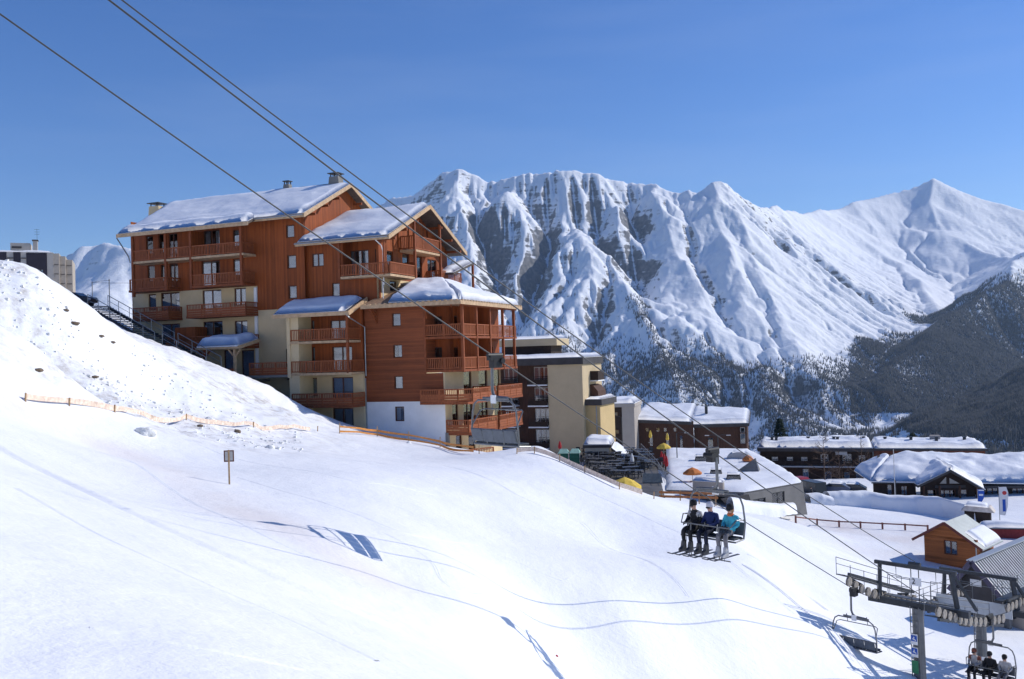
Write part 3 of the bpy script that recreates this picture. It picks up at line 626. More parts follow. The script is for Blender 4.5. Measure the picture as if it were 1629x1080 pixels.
slab3('wing_eave', [(-35.9,-1.75,22.92),(-20.3,-1.75,22.92),(-20.3,-.6,23.42),(-35.7,-.6,23.42)], .2, SLATE, chalet)
MB().box(-35.9, -20.3, -1.79, -1.75, 22.6, 22.95).build('eave_board', EAVE, chalet)
snow_blanket('roof_snow', r1, [[(-35.5,-.68,23.39),(-15.1,-.68,23.39)],[(-36.9,7.3,27.29),(-15.05,7.3,27.29)]], .42, 3)
snow_blanket('roof_snow', r1, [[(-35.8,-1.72,22.94),(-20.4,-1.72,22.94)],[(-35.7,-.2,23.62),(-20.5,-.2,23.62)]], .55, 4)
snow_blanket('roof_snow', r1, [[(-15.1,15.5,23.4),(-35.5,15.5,23.4)],[(-15.05,7.5,27.29),(-36.9,7.5,27.29)]], .4, 5, res=.8)
b = MB(); b.tube([(-37,7.44,27.5),(-16.2,7.44,27.5)], .1, 6); b.build('ridge_cap', DARKST, r1)
def chimney(x, y, z0, w_, h, m, cap=True):
    c = MB(); c.prism([(x-w_/2-.12,z0),(x+w_/2+.12,z0),(x+w_/2,z0+h),(x-w_/2,z0+h)], 'y', y-w_*.45, y+w_*.45); o = c.build('chimney', m, r1)
    k = MB()
    for sx in (-1, 1):
        for sy in (-1, 1): k.box(x+sx*w_*.38-.04, x+sx*w_*.38+.04, y+sy*w_*.34-.04, y+sy*w_*.34+.04, z0+h, z0+h+.28)
    k.box(x-w_*.62, x+w_*.62, y-w_*.58, y+w_*.58, z0+h+.28, z0+h+.36); k.build('chimney_cap', DARKST, o)
chimney(-37.3, 5.4, 25.6, 1.25, 1.15, BEIGE); chimney(-16.6, 7.3, 27.2, 1.0, .95, CONC); chimney(-22.3, 7.3, 27.2, .6, .75, CONC)
b = MB(); b.tube([(-36.0,-1.6,22.6),(-36.2,-1.0,22.2),(-36.42,.3,21.0),(-36.42,.5,20.4)], .06, 6); b.build('downpipe', ZINC, chalet)
for yy in (1.2, 3.4, 5.4, 9.4, 11.5): MB().box(-15.9, -15.0, yy-.1, yy+.1, 27.0-.49*abs(yy-7.44)-.48, 27.0-.49*abs(yy-7.44)-.28).build('purlin', WOOD_B, chalet)
# --- second gabled part
wall_win('f', 1.0, [((496,514.5,403,424),2,1,None),((527.8,540,450,471.7),2,0,None)], 'timber_wall', WOOD_V, -15.9, -12.1, 8.5, 21.3)
wall_win('f', 1.0, [], 'timber_wall', WOOD_V, -12.1, -8.4, 8.5, 17.3)
wall_win('f', 2.2, [((552,586,398,430),1,2,17.6)], 'timber_wall', WOOD_V, -12.1, -8.4, 17.3, 21.9)
MB().box(-12.15, -12.05, .95, 2.2, 17.3, 21.6).build('timber_wall', WOOD_V, chalet)
wall_win('s', -8.4, [((614,625,399,420),2,0,17.6),((640,651,403,424),2,0,17.6),((663,671,408,432),0,0,17.6),((680,694,413,438),4,1,17.6)], 'timber_wall', WOOD_V, 1.0, 15.0, 17.3, 20.3)
wall_win('s', -8.42, [((620,631,447,463),0,0,None),((637,651,451,463),2,0,None)], 'rendered_wall', BEIGE, 1.0, 15.0, 8.5, 17.3)
wall_win('s', -8.3, [((640,650,352,374),0,0,20.3),((668,680,352,380),0,1,20.3)], 'timber_wall', WOOD_V, 4.6, 11.2, 20.3, 22.9)
b = MB(); b.add([(-8.42,1.0,20.3),(-8.42,15,20.3),(-8.42,15,21.2),(-8.42,7.9,24.3),(-8.42,1.0,21.2)], [(0,1,2,3,4)]); b.build('gable_wall', WOOD_V, chalet)
r2 = pitched(-16.3, -6.6, -.3, 20.8, 7.88, 24.55, 16.0, 20.75)
snow_blanket('roof_snow', r2, [[(-16.1,-.22,20.86),(-6.75,-.22,20.86)],[(-15.85,7.75,24.5),(-6.7,7.75,24.5)]], .45, 13)
snow_blanket('roof_snow', r2, [[(-6.75,15.9,20.8),(-16.1,15.9,20.8)],[(-6.7,8.0,24.5),(-15.85,8.0,24.5)]], .45, 14, res=.7)
for yy in (1.0, 3.2, 5.4, 10.4, 12.6, 14.6): MB().box(-8.4, -6.65, yy-.1, yy+.1, 24.2-.46*abs(yy-7.88)-.45, 24.2-.46*abs(yy-7.88)-.22).build('purlin', WOOD_B, chalet)
balcony(chalet, [((-12,.2),(-6.85,.2)),((-6.85,.2),(-6.85,4.8))], 17.5, 1.02, 'slat', (-12.05, -6.8, .15, 4.9))
MB().box(-8.4, -6.8, 4.9, 5.0, 17.3, 18.9).build('partition', WOOD_V, chalet)
balcony(chalet, [((-8.3,4.9),(-6.85,4.9)),((-6.85,4.9),(-6.85,10.1)),((-6.85,10.1),(-8.3,10.1))], 20.1, 1.25, 'slat', (-8.35, -6.8, 4.8, 10.2))
balcony(chalet, [((-8.35,10.3),(-6.85,10.3)),((-6.85,10.3),(-6.85,14.9))], 17.5, 1.02, 'slat', (-8.35, -6.8, 10.2, 15.0))
for y_ in (4.9, 10.2): MB().box(-6.95, -6.73, y_-.1, y_+.1, 17.2, 23.0).build('post', WOOD_B, chalet)
MB().box(-12.1, -11.88, .1, .32, 17.3, 20.7).build('post', WOOD_B, chalet)
MB().box(-7.5, -7.35, .15, .3, 17.4, 20.8).build('post', WOOD_B, chalet)
pr = slab3('small_roof', [(-7.6,11.2,18.3),(-5.9,11.2,18.3),(-5.9,16.2,19.7),(-7.6,16.2,19.7)], .18, SLATE, chalet)
snow_blanket('roof_snow', pr, [[(-7.5,11.3,18.34),(-6.0,11.3,18.34)],[(-7.5,16.1,19.7),(-6.0,16.1,19.7)]], .45, 15)
MB().box(-6.1, -5.9, 15.9, 16.1, 14, 19.5).build('post', WOOD_B, chalet)
b = MB(); b.tube([(-8.1,-.2,20.6),(-7.9,.6,20.1),(-7.9,.9,19.6),(-7.9,.9,16.6)], .055, 6); b.tube([(-8.0,.9,17.0),(-8.0,.9,14.9)], .05, 6); b.build('downpipe', WHITE, chalet)
# --- small part with three front balconies
wall_win('f', -.3, [((478,500,510,536),4,0,11.9),((525,553,509,540),2,1,11.9),((489,501,552,574),4,0,9.1),((528,560,551,580),2,1,9.1)], 'timber_wall', WOOD_V, -14.8, -9.5, 8.8, 15.2)
wall_win('f', -.32, [((490,504,601,623),2,0,6.9),((528,561.5,600,625),2,1,6.3),((529,562,649,674),5,1,3.6)], 'rendered_wall', BEIGE, -15.8, -9.5, 2.0, 8.8)
MB().box(-15.85, -14.8, -2.3, -.05, 2.0, 14.1).build('side_wall', BEIGE, chalet)
MB().box(-15.95, -15.62, -2.42, -2.25, 8.6, 14.2).build('corner_post', BEIGE, chalet)
for z, x1, st in ((11.78, -9.75, 'slat'), (9.0, -9.45, 'slat'), (6.15, -9.45, 'board')):
    balcony(chalet, [((-15.6,-2.3),(x1,-2.3)),((x1,-2.3),(x1,-.35))], z, 1.02, st, (-15.8, x1+.05, -2.4, -.3), EAVE if st == 'slat' else WOOD_B)
for x_ in (-9.8,): MB().box(x_-.1, x_+.1, -2.4, -2.2, 8.9, 13.9).build('post', WOOD_B, chalet)
r4 = slab3('roof', [(-17.2,-2.75,14.2),(-9.35,-2.75,14.2),(-9.35,.4,15.5),(-17.2,.4,15.5)], .22, SLATE, chalet)
MB().box(-17.2, -9.35, -2.8, -2.75, 13.9, 14.24).build('eave_board', EAVE, r4)
b = MB(); b.bar((-9.32,-2.8,14.05),(-9.32,.4,15.4), .05, .4); b.build('verge_board', EAVE, r4)
snow_blanket('roof_snow', r4, [[(-17.1,-2.68,14.24),(-9.8,-2.68,14.24)],[(-17.1,.3,15.45),(-9.8,.3,15.45)]], .5, 24)
b = MB(); b.tube([(-9.6,-2.8,14.0),(-9.45,-2.5,13.7),(-9.3,-.25,12.9),(-9.3,-.22,8.6)], .055, 6); b.build('downpipe', ZINC, chalet)
# --- right part: level cladding, white foot, wrap-round balconies
wall_win('f', 0.0, [((623,637,498,519),2,0,None),((625,639.5,548,569),4,0,None),((627,640.5,598,619),2,0,None)], 'timber_wall', WOOD_H, -9.45, -3.6, 6.3, 14.9)
wall_win('f', 0.02, [((628,642.7,646.7,670),3,0,None)], 'rendered_wall', WHITE, -9.45, -1.8, -1.0, 6.3)
MB().box(-3.6, -1.9, 0.0, .25, 6.3, 8.7).build('timber_wall', WOOD_H, chalet)
MB().box(-9.75, -9.42, -.12, .1, 2.2, 8.4).build('corner_post', ZINC, chalet)
MB().box(-3.62, -3.5, .0, 1.8, 8.95, 14.6).build('side_wall', WOOD_H, chalet)
wall_win('f', 1.8, [((690,703,503,530),0,0,11.9),((690,703,552,580),0,0,9.1)], 'timber_wall', WOOD_V, -3.55, -1.8, 8.95, 14.6)
wall_win('s', -1.8, [((722,735,502,530),1,0,11.9),((745,757,502,530),3,0,11.9),((768,780,502,530),0,0,11.9),((722,735,552,580),2,0,9.1),((745,757,552,580),0,0,9.1),((772,784,552,580),3,0,9.1)], 'timber_wall', WOOD_V, 1.8, 12.4, 8.95, 14.7)
wall_win('s', -1.78, [((737,750,590,618),3,0,6.4),((761,775,588,616),3,0,6.4),((784,797,586,612),0,0,6.4),((719,729,642,668),0,0,3.7),((737,752,640,668),3,1,3.7),((762,776,636,662),0,1,3.7),((786,797,634,660),0,0,3.7),((725,735,692,715),0,0,1.2),((745,756,688,712),0,0,1.2)], 'rendered_wall', BEIGE, 0.05, 12.4, -1.0, 8.95)
for y_ in (2.95, 5.9): MB().box(-1.8, -.1, y_-.06, y_+.06, 8.95, 14.5).build('partition', WOOD_V, chalet)
for z in (11.82, 8.97):
    balcony(chalet, [((-3.5,.06),(0,.06)),((0,.06),(0,12.3))], z, 1.0, 'slat', (-3.6, .08, -.02, 12.4), WOOD_B)
for y_ in (.06, 2.95, 5.9, 9.0, 11.8): MB().box(-.09, .13, y_-.1, y_+.1, 8.75, 14.6).build('post', WOOD_B, chalet)
MB().box(-3.62, -3.44, -.06, .14, 8.75, 14.6).build('post', WOOD_B, chalet)
MB().box(-.12, .14, -.1, 12.4, 14.35, 14.62).build('beam', WOOD_B, chalet)
balcony(chalet, [((-3.7,-.75),(-.2,-.75)),((-.2,-.75),(.7,.2)),((.7,.2),(.7,5.2))], 6.25, 1.05, 'board', (-3.75, .72, -.8, 5.3), WOOD_B)
balcony(chalet, [((.75,5.7),(.75,11.6)),((.75,5.7),(-1.7,5.7)),((.75,11.6),(-1.7,11.6))], 6.25, 1.05, 'board', (-1.78, .8, 5.6, 11.7), WOOD_B)
balcony(chalet, [((-1.75,.1),(.3,.1)),((.3,.1),(.75,5.2))], 3.6, 1.05, 'board', (-1.78, .76, .05, 5.3), WOOD_B)
balcony(chalet, [((.75,5.8),(.75,11.4)),((.75,5.8),(-1.7,5.8)),((.75,11.4),(-1.7,11.4))], 3.6, 1.05, 'board', (-1.78, .8, 5.7, 11.5), WOOD_B)
balcony(chalet, [((-1.2,1.4),(.6,4.6))], .9, 1.05, 'board', (-1.78, .6, 1.4, 4.7), WOOD_B)
MB().box(-1.8, -1.55, -.06, .3, -1.0, 3.6).build('corner_post', CONC, chalet)
def hip_roof(x0, x1, y0, y1, ze, xr, yr, zr):
    b = MB(); b.add([(x0,y0,ze),(x1,y0,ze),(x1,y1,ze),(x0,y1,ze),(x0,yr,zr),(xr,yr,zr),(x0,y0,ze-.22),(x1,y0,ze-.22),(x1,y1,ze-.22),(x0,y1,ze-.22)],
       [(0,1,5,4),(1,2,5),(2,3,4,5),(0,4,3),(6,9,8,7),(0,6,7,1),(1,7,8,2),(2,8,9,3),(3,9,6,0)]); return b.build('roof', mat('tile_roof', (0.33, 0.2, 0.12), .8, var=.35, scale=4), chalet)
r3 = hip_roof(-9.0, .55, -1.35, 12.7, 14.72, -4.2, 5.7, 16.9)
b = MB(); b.box(-9.0, .6, -1.4, -1.35, 14.42, 14.76); b.box(.55, .6, -1.35, 12.7, 14.42, 14.76); b.build('eave_board', EAVE, r3)
for k in range(24):
    yk = -1.0 + k*.58; MB().box(.45, .66, yk-.1, yk+.1, 14.75, 14.83).build('tile', EAVE, r3)
for k in range(18): xk = -8.6 + k*.52; MB().box(xk-.1, xk+.1, -1.47, -1.3, 14.75, 14.83).build('tile', EAVE, r3)
snow_blanket('roof_snow', r3, [[(-6.4,-1.1,14.85),(.35,-1.1,14.8)],[(-7.2,5.4,16.88),(-4.3,5.7,16.93)]], .62, 33)
snow_blanket('roof_snow', r3, [[(.45,-1.15,14.75),(.45,12.6,14.75)],[(-4.4,5.55,16.9),(-4.4,5.9,16.9)]], .55, 34)
snow_blanket('roof_snow', r3, [[(-8.3,4.0,16.42),(-4.4,4.4,16.5)],[(-8.3,6.4,16.75),(-4.2,6.4,16.75)]], .55, 35)
b = MB(); b.bar((-8.2,-.02,13.9),(-8.2,-1.2,14.4), .12); b.bar((-8.2,-.06,13.2),(-8.2,-.9,14.3), .1); b.bar((-8.2,-.06,13.1),(-8.2,-.06,14.4), .1); b.build('bracket', WOOD_B, chalet)
b = MB(); b.bar((-.9,-.02,14.3),(-.5,-1.2,14.6), .1); b.bar((-3.3,-.02,13.4),(-2.9,-1.2,14.5), .1); b.build('bracket', WOOD_B, chalet)
# porch with thick snow over the entrance, terrace railing
pc = slab3('porch_roof', [(-24.7,-4.0,11.55),(-20.0,-4.0,11.55),(-20.0,-.9,12.2),(-24.7,-.9,12.2)], .2, EAVE, chalet)
MB().bar((-19.97,-4.0,11.45), (-19.97,-.9,12.1), .05, .3).build('verge_board', EAVE, pc)
snow_blanket('roof_snow', pc, [[(-24.6,-3.95,11.56),(-20.1,-3.95,11.56)],[(-24.6,-.95,12.2),(-20.1,-.95,12.2)]], .85, 41)
for x_ in (-23.9, -20.6):
    b = MB(); b.bar((x_,-3.7,7.5),(x_,-3.7,11.4), .2); b.bar((x_,-3.7,10.6),(x_+.7,-3.7,11.35), .12); b.bar((x_,-3.7,10.6),(x_-.7,-3.7,11.35), .12); b.build('post', EAVE if x_ > -22 else WOOD_B, pc)
balcony(chalet, [((-20.1,-2.3),(-15.9,-2.3))], 8.9, 1.1, 'board', (-20.3, -15.8, -2.4, .5), CONC)
balcony(chalet, [((-24.5,-4.6),(-20.1,-4.6))], 8.5, 1.05, 'board', (-25, -20.0, -4.7, .5), CONC)
# ------------------------------------------------------------------ the village
BROWN = mat('brown_boards', (0.075, 0.035, 0.022), 0.75, var=0.3, scale=2, stretch=(3, 3, .6))
DKBROWN = mat('dark_boards', (0.035, 0.022, 0.017), 0.8, var=0.3, scale=2)
TAN = mat('tan_render', (0.54, 0.43, 0.27), 0.92, var=0.07, scale=.5, bump=.004, bscale=50)
MUSTARD = mat('mustard_render', (0.57, 0.42, 0.21), 0.92, var=0.07, scale=.5)
GREYW = mat('grey_render', (0.38, 0.34, 0.30), 0.92, var=0.08, scale=.5)
FASCIA = mat('dark_fascia', (0.06, 0.055, 0.055), 0.7, var=0.2, scale=1)
LIGHTFR = mat('pale_frame', (0.55, 0.53, 0.5), 0.6, var=0.1, scale=3)
def bwin(root, face, k, hs, name, m, a0, a1, z0, z1, fm=None):
    """hs: (a0,a1,z0,z1,curtain,mullions)"""
    wall(root, name, m, face, k, a0, a1, z0, z1, [h[:4] for h in hs])
    for h in hs: window(root, face, k, h[:4], h[4], h[5], fm)
def body(root, name, m, x0, x1, y0, y1, z0, z1): return MB().box(x0, x1, y0, y1, z0, z1).build(name, m, root)

# --- tan apartment block beside the chalet
TB = Frame((8.745, 122, -18), R(-21.8)); tb = TB.root('apartment_block', 'tan rendered apartment block with stacked dark balconies right of the chalet', 'building')
body(tb, 'end_wall', TAN, -4.45, .4, 0, 9, 0, 16.6)
body(tb, 'back_part', DKBROWN, -13, -4.45, 2.0, 9, 0, 17)
for k, z in enumerate((14.0, 11.2, 8.36, 5.5)):
    for x0, x1 in ((-7.3, -4.5), (-11.6, -9.2)):
        b = MB(); b.box(x0, x1, -.3, 1.6, z-.16, z); o = b.build('balcony', WHITE, tb)
        b = MB()
        for zz in (.3, .55, .8, 1.05): b.bar((x0,-.26,z+zz),(x1,-.26,z+zz), .05, .1 if zz < 1 else .07); b.bar((x1-.03,-.26,z+zz),(x1-.03,1.5,z+zz), .05, .1)
        b.box(x0+.02, x1-.02, -.22, -.19, z+.02, z+.7); b.build('railing', DKBROWN, o)
for z in (14.0, 11.2, 8.36, 5.5, 2.6):
    bwin(tb, 'f', 1.6, [(-7.0, -4.8, z+.05, z+2.35, 5, 2), (-11.4, -9.4, z+.05, z+2.35, 2, 2)], 'wall', BROWN, -13, -4.45, z-.16, z+2.68, LIGHTFR)
body(tb, 'roof_edge', FASCIA, -13.2, .65, -.35, 9.2, 16.6, 17.5)
snow_blanket('roof_snow', tb, [[(-13.1,-.2,17.5),(.5,-.2,17.5)],[(-13.1,9.1,17.5),(.5,9.1,17.5)]], .55, 51, res=.6)
body(tb, 'attic_wall', DKBROWN, -12.5, -5.4, 4.4, 9, 17.5, 19.3); body(tb, 'attic_roof', TAN, -13, -4.4, 4.0, 9.4, 19.25, 20.2)
snow_blanket('roof_snow', tb, [[(-12.9,4.1,20.2),(-4.6,4.1,20.2)],[(-12.9,9.2,20.2),(-4.6,9.2,20.2)]], .45, 52, res=.6)
b = MB(); b.box(.4, 1.5, 3.5, 6.5, 14.2, 14.35); o = b.build('balcony', WHITE, tb); MB().box(1.42, 1.5, 3.5, 6.5, 14.35, 15.6).build('railing', DKBROWN, o); MB().box(.4, 1.5, 3.5, 3.58, 14.35, 15.6).build('railing', DKBROWN, o)
b = MB(); b.prism([(.4,11.8),(1.6,11.8),(1.5,12.9),(.9,13.6),(.4,13.8)], 'y', 3.2, 7); b.build('bay', BROWN, tb)
body(tb, 'annex_wall', MUSTARD, .4, 2.4, 1.0, 8, 0, 11.1); body(tb, 'annex_roof', FASCIA, .38, 2.7, .8, 8.2, 11.1, 11.9)
snow_blanket('roof_snow', tb, [[(.5,.9,11.9),(2.6,.9,11.9)],[(.5,8,11.9),(2.6,8,11.9)]], .35, 53, res=.5)
b = MB(); b.tube([(1.9,.95,0),(1.9,.95,11)], .08, 6); b.build('downpipe', ZINC, tb)

# --- glazed shop with sloping snowy roof at the foot of the block
o_ = at(931, 735, 112); KS_ = Frame((o_.x, o_.y, -16), R(-10)); ks = KS_.root('glazed_shop', 'small glazed shop with snow cap at the foot of the tan block', 'shop')
bwin(ks, 'f', 0, [(.25,.95,.4,4.2,0,0),(1.05,2.75,1.0,4.2,0,2)], 'front_wall', LIGHTFR, 0, 2.9, -1, 4.6, LIGHTFR)
body(ks, 'side_wall', TAN, 2.9, 3.1, 0, 6, -1, 4.6); body(ks, 'roof', FASCIA, -.2, 3.2, -.4, 6, 4.6, 4.95)
b = MB(); b.prism([(3.1,-1),(5.2,-1),(5.2,2.6),(3.1,4.4)], 'y', .4, .6); b.build('wing_wall', TAN, ks)
slab3('wing_roof', [(3.1,.3,4.5),(5.3,.3,2.7),(5.3,6,2.9),(3.1,6,4.7)], .15, FASCIA, ks)
snow_blanket('roof_snow', ks, [[(-.1,-.3,4.95),(3.2,-.3,4.95)],[(-.1,5.9,4.95),(3.2,5.9,4.95)]], .75, 54, res=.3)
snow_blanket('roof_snow', ks, [[(3.2,.4,4.5),(5.3,.4,2.75)],[(3.2,5.9,4.7),(5.3,5.9,2.9)]], .35, 55, res=.4)
b = MB()
for z in (1.6, 2.3, 3.0): b.box(1.15, 2.65, .6, .8, z, z+.05); 
b.build('shelf', WHITE, ks)

# --- low grey building behind
GB = Frame((19.34, 150, -22), R(-15)); gb = GB.root('grey_house', 'low flat building with pale end wall and white snow roof behind the terrace', 'building')
body(gb, 'end_wall', GREYW, -1.9, .1, 0, 9, 0, 13.1); 
bwin(gb, 'f', .3, [(-5.2,-4.4,11.6,12.3,0,0),(-3.6,-2.6,11.6,12.3,2,0),(-5.2,-4.4,8.7,9.4,2,0),(-3.4,-2.5,8.7,9.4,0,0)], 'front_wall', DKBROWN, -9, -1.9, 0, 13.0)
body(gb, 'back_wall', DKBROWN, -9, -1.9, 1.5, 9, 0, 12.9); body(gb, 'roof_edge', GREYW, -9, .25, -.2, 9.2, 13.1, 13.65)
snow_blanket('roof_snow', gb, [[(-9,-.1,13.65),(.2,-.1,13.65)],[(-9,9,13.65),(.2,9,13.65)]], .75, 56, res=.6)

# --- dark brown building with a broad snow roof
DB = Frame((37.377, 150, -22), R(-16)); db = DB.root('brown_lodge', 'dark brown lodge under a wide snow roof behind the parasols', 'building')
hs = [(x, x+.55, 8.6, 9.3, 0, 0) for x in (-16.2, -14.4, -13.2, -11.6)] + [(-15.6,-15.0,6.2,8.2,0,0),(-12.9,-12.3,6.4,8.4,0,0),(-10.6,-10.1,5,8,0,0)]
bwin(db, 'f', 0, hs, 'front_wall', BROWN, -18.7, -8.3, -1, 10.3); 
bwin(db, 'f', 1.0, [(-6.2,-5.2,5.5,7.6,0,0)], 'front_wall', BROWN, -8.3, -.9, -1, 9.4)
bwin(db, 'f', .4, [(-.85,-.1,6.6,8.2,2,0),(-.85,-.1,8.4,9.2,0,0)], 'front_wall', BROWN, -.9, .1, -1, 9.6, LIGHTFR)
body(db, 'side_wall', BROWN, -.1, .1, .65, 11, -1, 9.6); body(db, 'side_wall', BROWN, -18.7, -18.5, .3, 11, -1, 10.3)
slab3('roof', [(-19.1,-.5,10.7),(-8.5,-.5,10.2),(-8.5,11.5,12.2),(-17.5,11.5,12.4)], .45, FASCIA, db)
slab3('roof', [(-9.2,.2,9.7),(.6,.2,9.9),(.6,11.5,11.2),(-9.2,11.5,11.6)], .5, FASCIA, db)
snow_blanket('roof_snow', db, [[(-18.6,-.3,10.72),(-8.6,-.4,10.24)],[(-17.4,11.3,12.4),(-8.6,11.3,12.2)]], .55, 57, res=.5)
snow_blanket('roof_snow', db, [[(-9.1,.3,9.72),(.5,.3,9.9)],[(-9.1,11.3,11.55),(.5,11.3,11.2)]], .75, 58, res=.5)
b = MB(); b.tube([(-6.5,5,10.9),(-6.5,5,12.4)], .25, 8); b.build('vent', DARKST, db)

# --- long timber building on the right, in two lengths
LB = Frame((57.62, 150, -25), R(-18)); lb = LB.root('long_lodge', 'long two storey dark timber lodge with flat thick snow roof', 'building')
hs = [(-15.6,-14.6,5.9,6.7,2,1),(-13.2,-12.2,5.9,6.7,2,1),(-10.9,-9.9,5.9,6.7,2,1),(-4.4,-3.0,5.7,7.2,0,1),(-1.9,-.9,5.7,7.0,0,0),(-7.8,-6.6,5.7,7.2,0,1)]
bwin(lb, 'f', .9, hs, 'upper_wall', DKBROWN, -17.5, .2, 5.2, 8.2, LIGHTFR)
hs = [(-10.7,-9.8,2.9,4.7,2,1),(-4.2,-3.4,2.2,4.2,2,0),(-2.4,-1.6,2.2,4.2,2,0),(-15,-14,2.6,4.4,0,0),(-7.2,-6.2,2.4,4.3,0,0)]
bwin(lb, 'f', .9, hs, 'lower_wall', BROWN, -17.5, .2, 0, 5.2, LIGHTFR)
b = MB(); b.box(-17.6, .25, -.2, .9, 5.1, 5.3); o = b.build('balcony', LIGHTFR, lb); b = MB()
for zz in (5.6, 5.85, 6.1): b.bar((-17.5,-.15,zz),(.2,-.15,zz), .05, .16)
b.build('railing', DKBROWN, o)
MB().box(-5.5, -3.7, -.2, -.15, 7.2, 7.9).build('awning', mat('awning', (.45,.45,.45), .8, var=.3, scale=6, stretch=(8,1,1)), lb)
body(lb, 'roof_edge', FASCIA, -17.8, .4, -.5, 10, 7.75, 8.3); body(lb, 'side_wall', BROWN, -17.5, -17.3, .9, 10, 0, 7.8)
bwin(lb, 'f', .3, [(2.2,4.2,6.0,7.2,2,0),(6,7,6.0,7.2,0,0),(10.5,11.5,6,7.2,0,0)], 'upper_wall', mat('red_brown_boards', (.14,.045,.025), .75, var=.3, scale=2, stretch=(3,3,.6)), .4, 16.7, 5.2, 8.0, LIGHTFR)
body(lb, 'lower_wall', GREYW, .4, 16.7, .3, .6, 0, 5.2); body(lb, 'side_wall', BROWN, 16.5, 16.7, .6, 10, 0, 8); body(lb, 'roof_edge', FASCIA, .4, 17, -.4, 10, 7.9, 8.25)
snow_blanket('roof_snow', lb, [[(-17.7,-.4,8.3),(.3,-.4,8.3)],[(-17.5,9.8,8.3),(.3,9.8,8.3)]], 1.15, 59, res=.5)
snow_blanket('roof_snow', lb, [[(.5,-.3,8.25),(16.9,-.3,8.25)],[(.5,9.8,8.25),(15.8,9.8,8.25)]], .95, 60, res=.5)
for x, y in ((-15.6,4),(-14.9,4),(-9.7,4.5),(-5.6,4.5),(-5.0,4.2),(-.9,4.5),(2.4,4),(6.4,4.5),(10.2,4.2),(14.4,4.6)):
    b = MB(); b.box(x-.22, x+.22, y-.25, y+.25, 8.4, 9.65); b.box(x-.32, x+.32, y-.32, y+.32, 9.65, 9.75); b.build('vent', DARKST, lb)
b = MB(); b.box(9.5, 11.0, 6, 7.2, 8.4, 9.75); b.build('chimney', GREYW, lb)

# --- log hall with deep snow roof and entrance gable
RB = Frame((54.63, 118, -20), R(-8)); rb = RB.root('log_hall', 'dark log hall under deep pillowy snow with an entrance gable at the right edge', 'building')
bwin(rb, 'f', .8, [(-6.9,-6.3,.4,1.9,0,0),(-5.2,-4.4,.3,1.7,0,1)], 'front_wall', DKBROWN, -8.6, -3.4, -.5, 2.9)
bwin(rb, 'f', .8, [(5.2,6.6,-.2,1.4,0,1),(8.2,10.2,-.2,1.3,0,2)], 'front_wall', DKBROWN, 3.5, 17, -.5, 2.2)
hs = [(-2.4,-1.3,.1,1.4,0,0),(-1.0,1.0,-.3,1.35,0,2),(1.3,2.4,.1,1.4,0,0)]
bwin(rb, 'f', -.6, hs, 'porch_wall', DKBROWN, -3.2, 3.3, -.5, 1.8)
for q in ([(-.9,2.15),(-.1,2.15),(-.1,3.0)], [(.3,2.15),(1.5,2.15),(.3,2.85)]): b = MB(); b.prism(q, 'y', -.66, -.6); b.build('pane', mat('gable_light', (.4,.38,.34), .2, var=.3, scale=2), rb)
b = MB(); b.prism([(-3.2,1.8),(3.3,1.7),(3.3,1.75),(.1,3.9),(-3.2,2.35)], 'y', -.58, -.4); b.build('porch_gable', DKBROWN, rb)
MB().box(-1.5, 2.2, -.75, -.68, 1.62, 1.95).build('sign_board', FASCIA, rb)
for x in (-3.1, -1.2, 1.2, 3.2): b = MB(); b.tube([(x,-1.6,-.6),(x,-1.6,2.0)], .14, 8); b.build('log_post', BROWN, rb)
slab3('roof', [(-9.1,-.3,2.5),(-3.0,-.3,2.4),(-3.0,7,5.0),(-6.5,7,5.0)], .3, FASCIA, rb)
slab3('roof', [(3.2,-.3,1.75),(17,-.3,1.7),(17,7,4.2),(0,7,4.5)], .3, FASCIA, rb)
g1 = slab3('porch_roof', [(-3.9,-2.0,2.15),(.1,-2.0,4.05),(.1,6.5,4.3),(-3.9,6.5,2.4)], .3, FASCIA, rb); slab3('porch_roof', [(.1,-2.0,4.05),(4.1,-2.0,1.5),(4.1,6.5,1.75),(.1,6.5,4.3)], .3, FASCIA, rb)
snow_blanket('roof_snow', rb, [[(-9.2,-.4,2.4),(17,-.4,1.75)],[(-5.0,7,4.55),(17,7,4.2)]], 1.15, 61, res=.35, rimw=1.1)
snow_blanket('roof_snow', rb, [[(-9.2,9,2.6),(-9.2,-.4,2.4)],[(-5.0,7.2,4.6),(-5.0,6.8,4.6)]], 1.0, 62, res=.35, rimw=1.0)
snow_blanket('roof_snow', rb, [[(-3.9,-1.95,2.15),(-3.9,6.4,2.4)],[(.15,-1.95,4.05),(.15,6.4,4.3)]], .8, 63, res=.3)
snow_blanket('roof_snow', rb, [[(4.1,6.4,1.75),(4.1,-1.95,1.5)],[(.05,6.4,4.3),(.05,-1.95,4.05)]], .85, 64, res=.3)

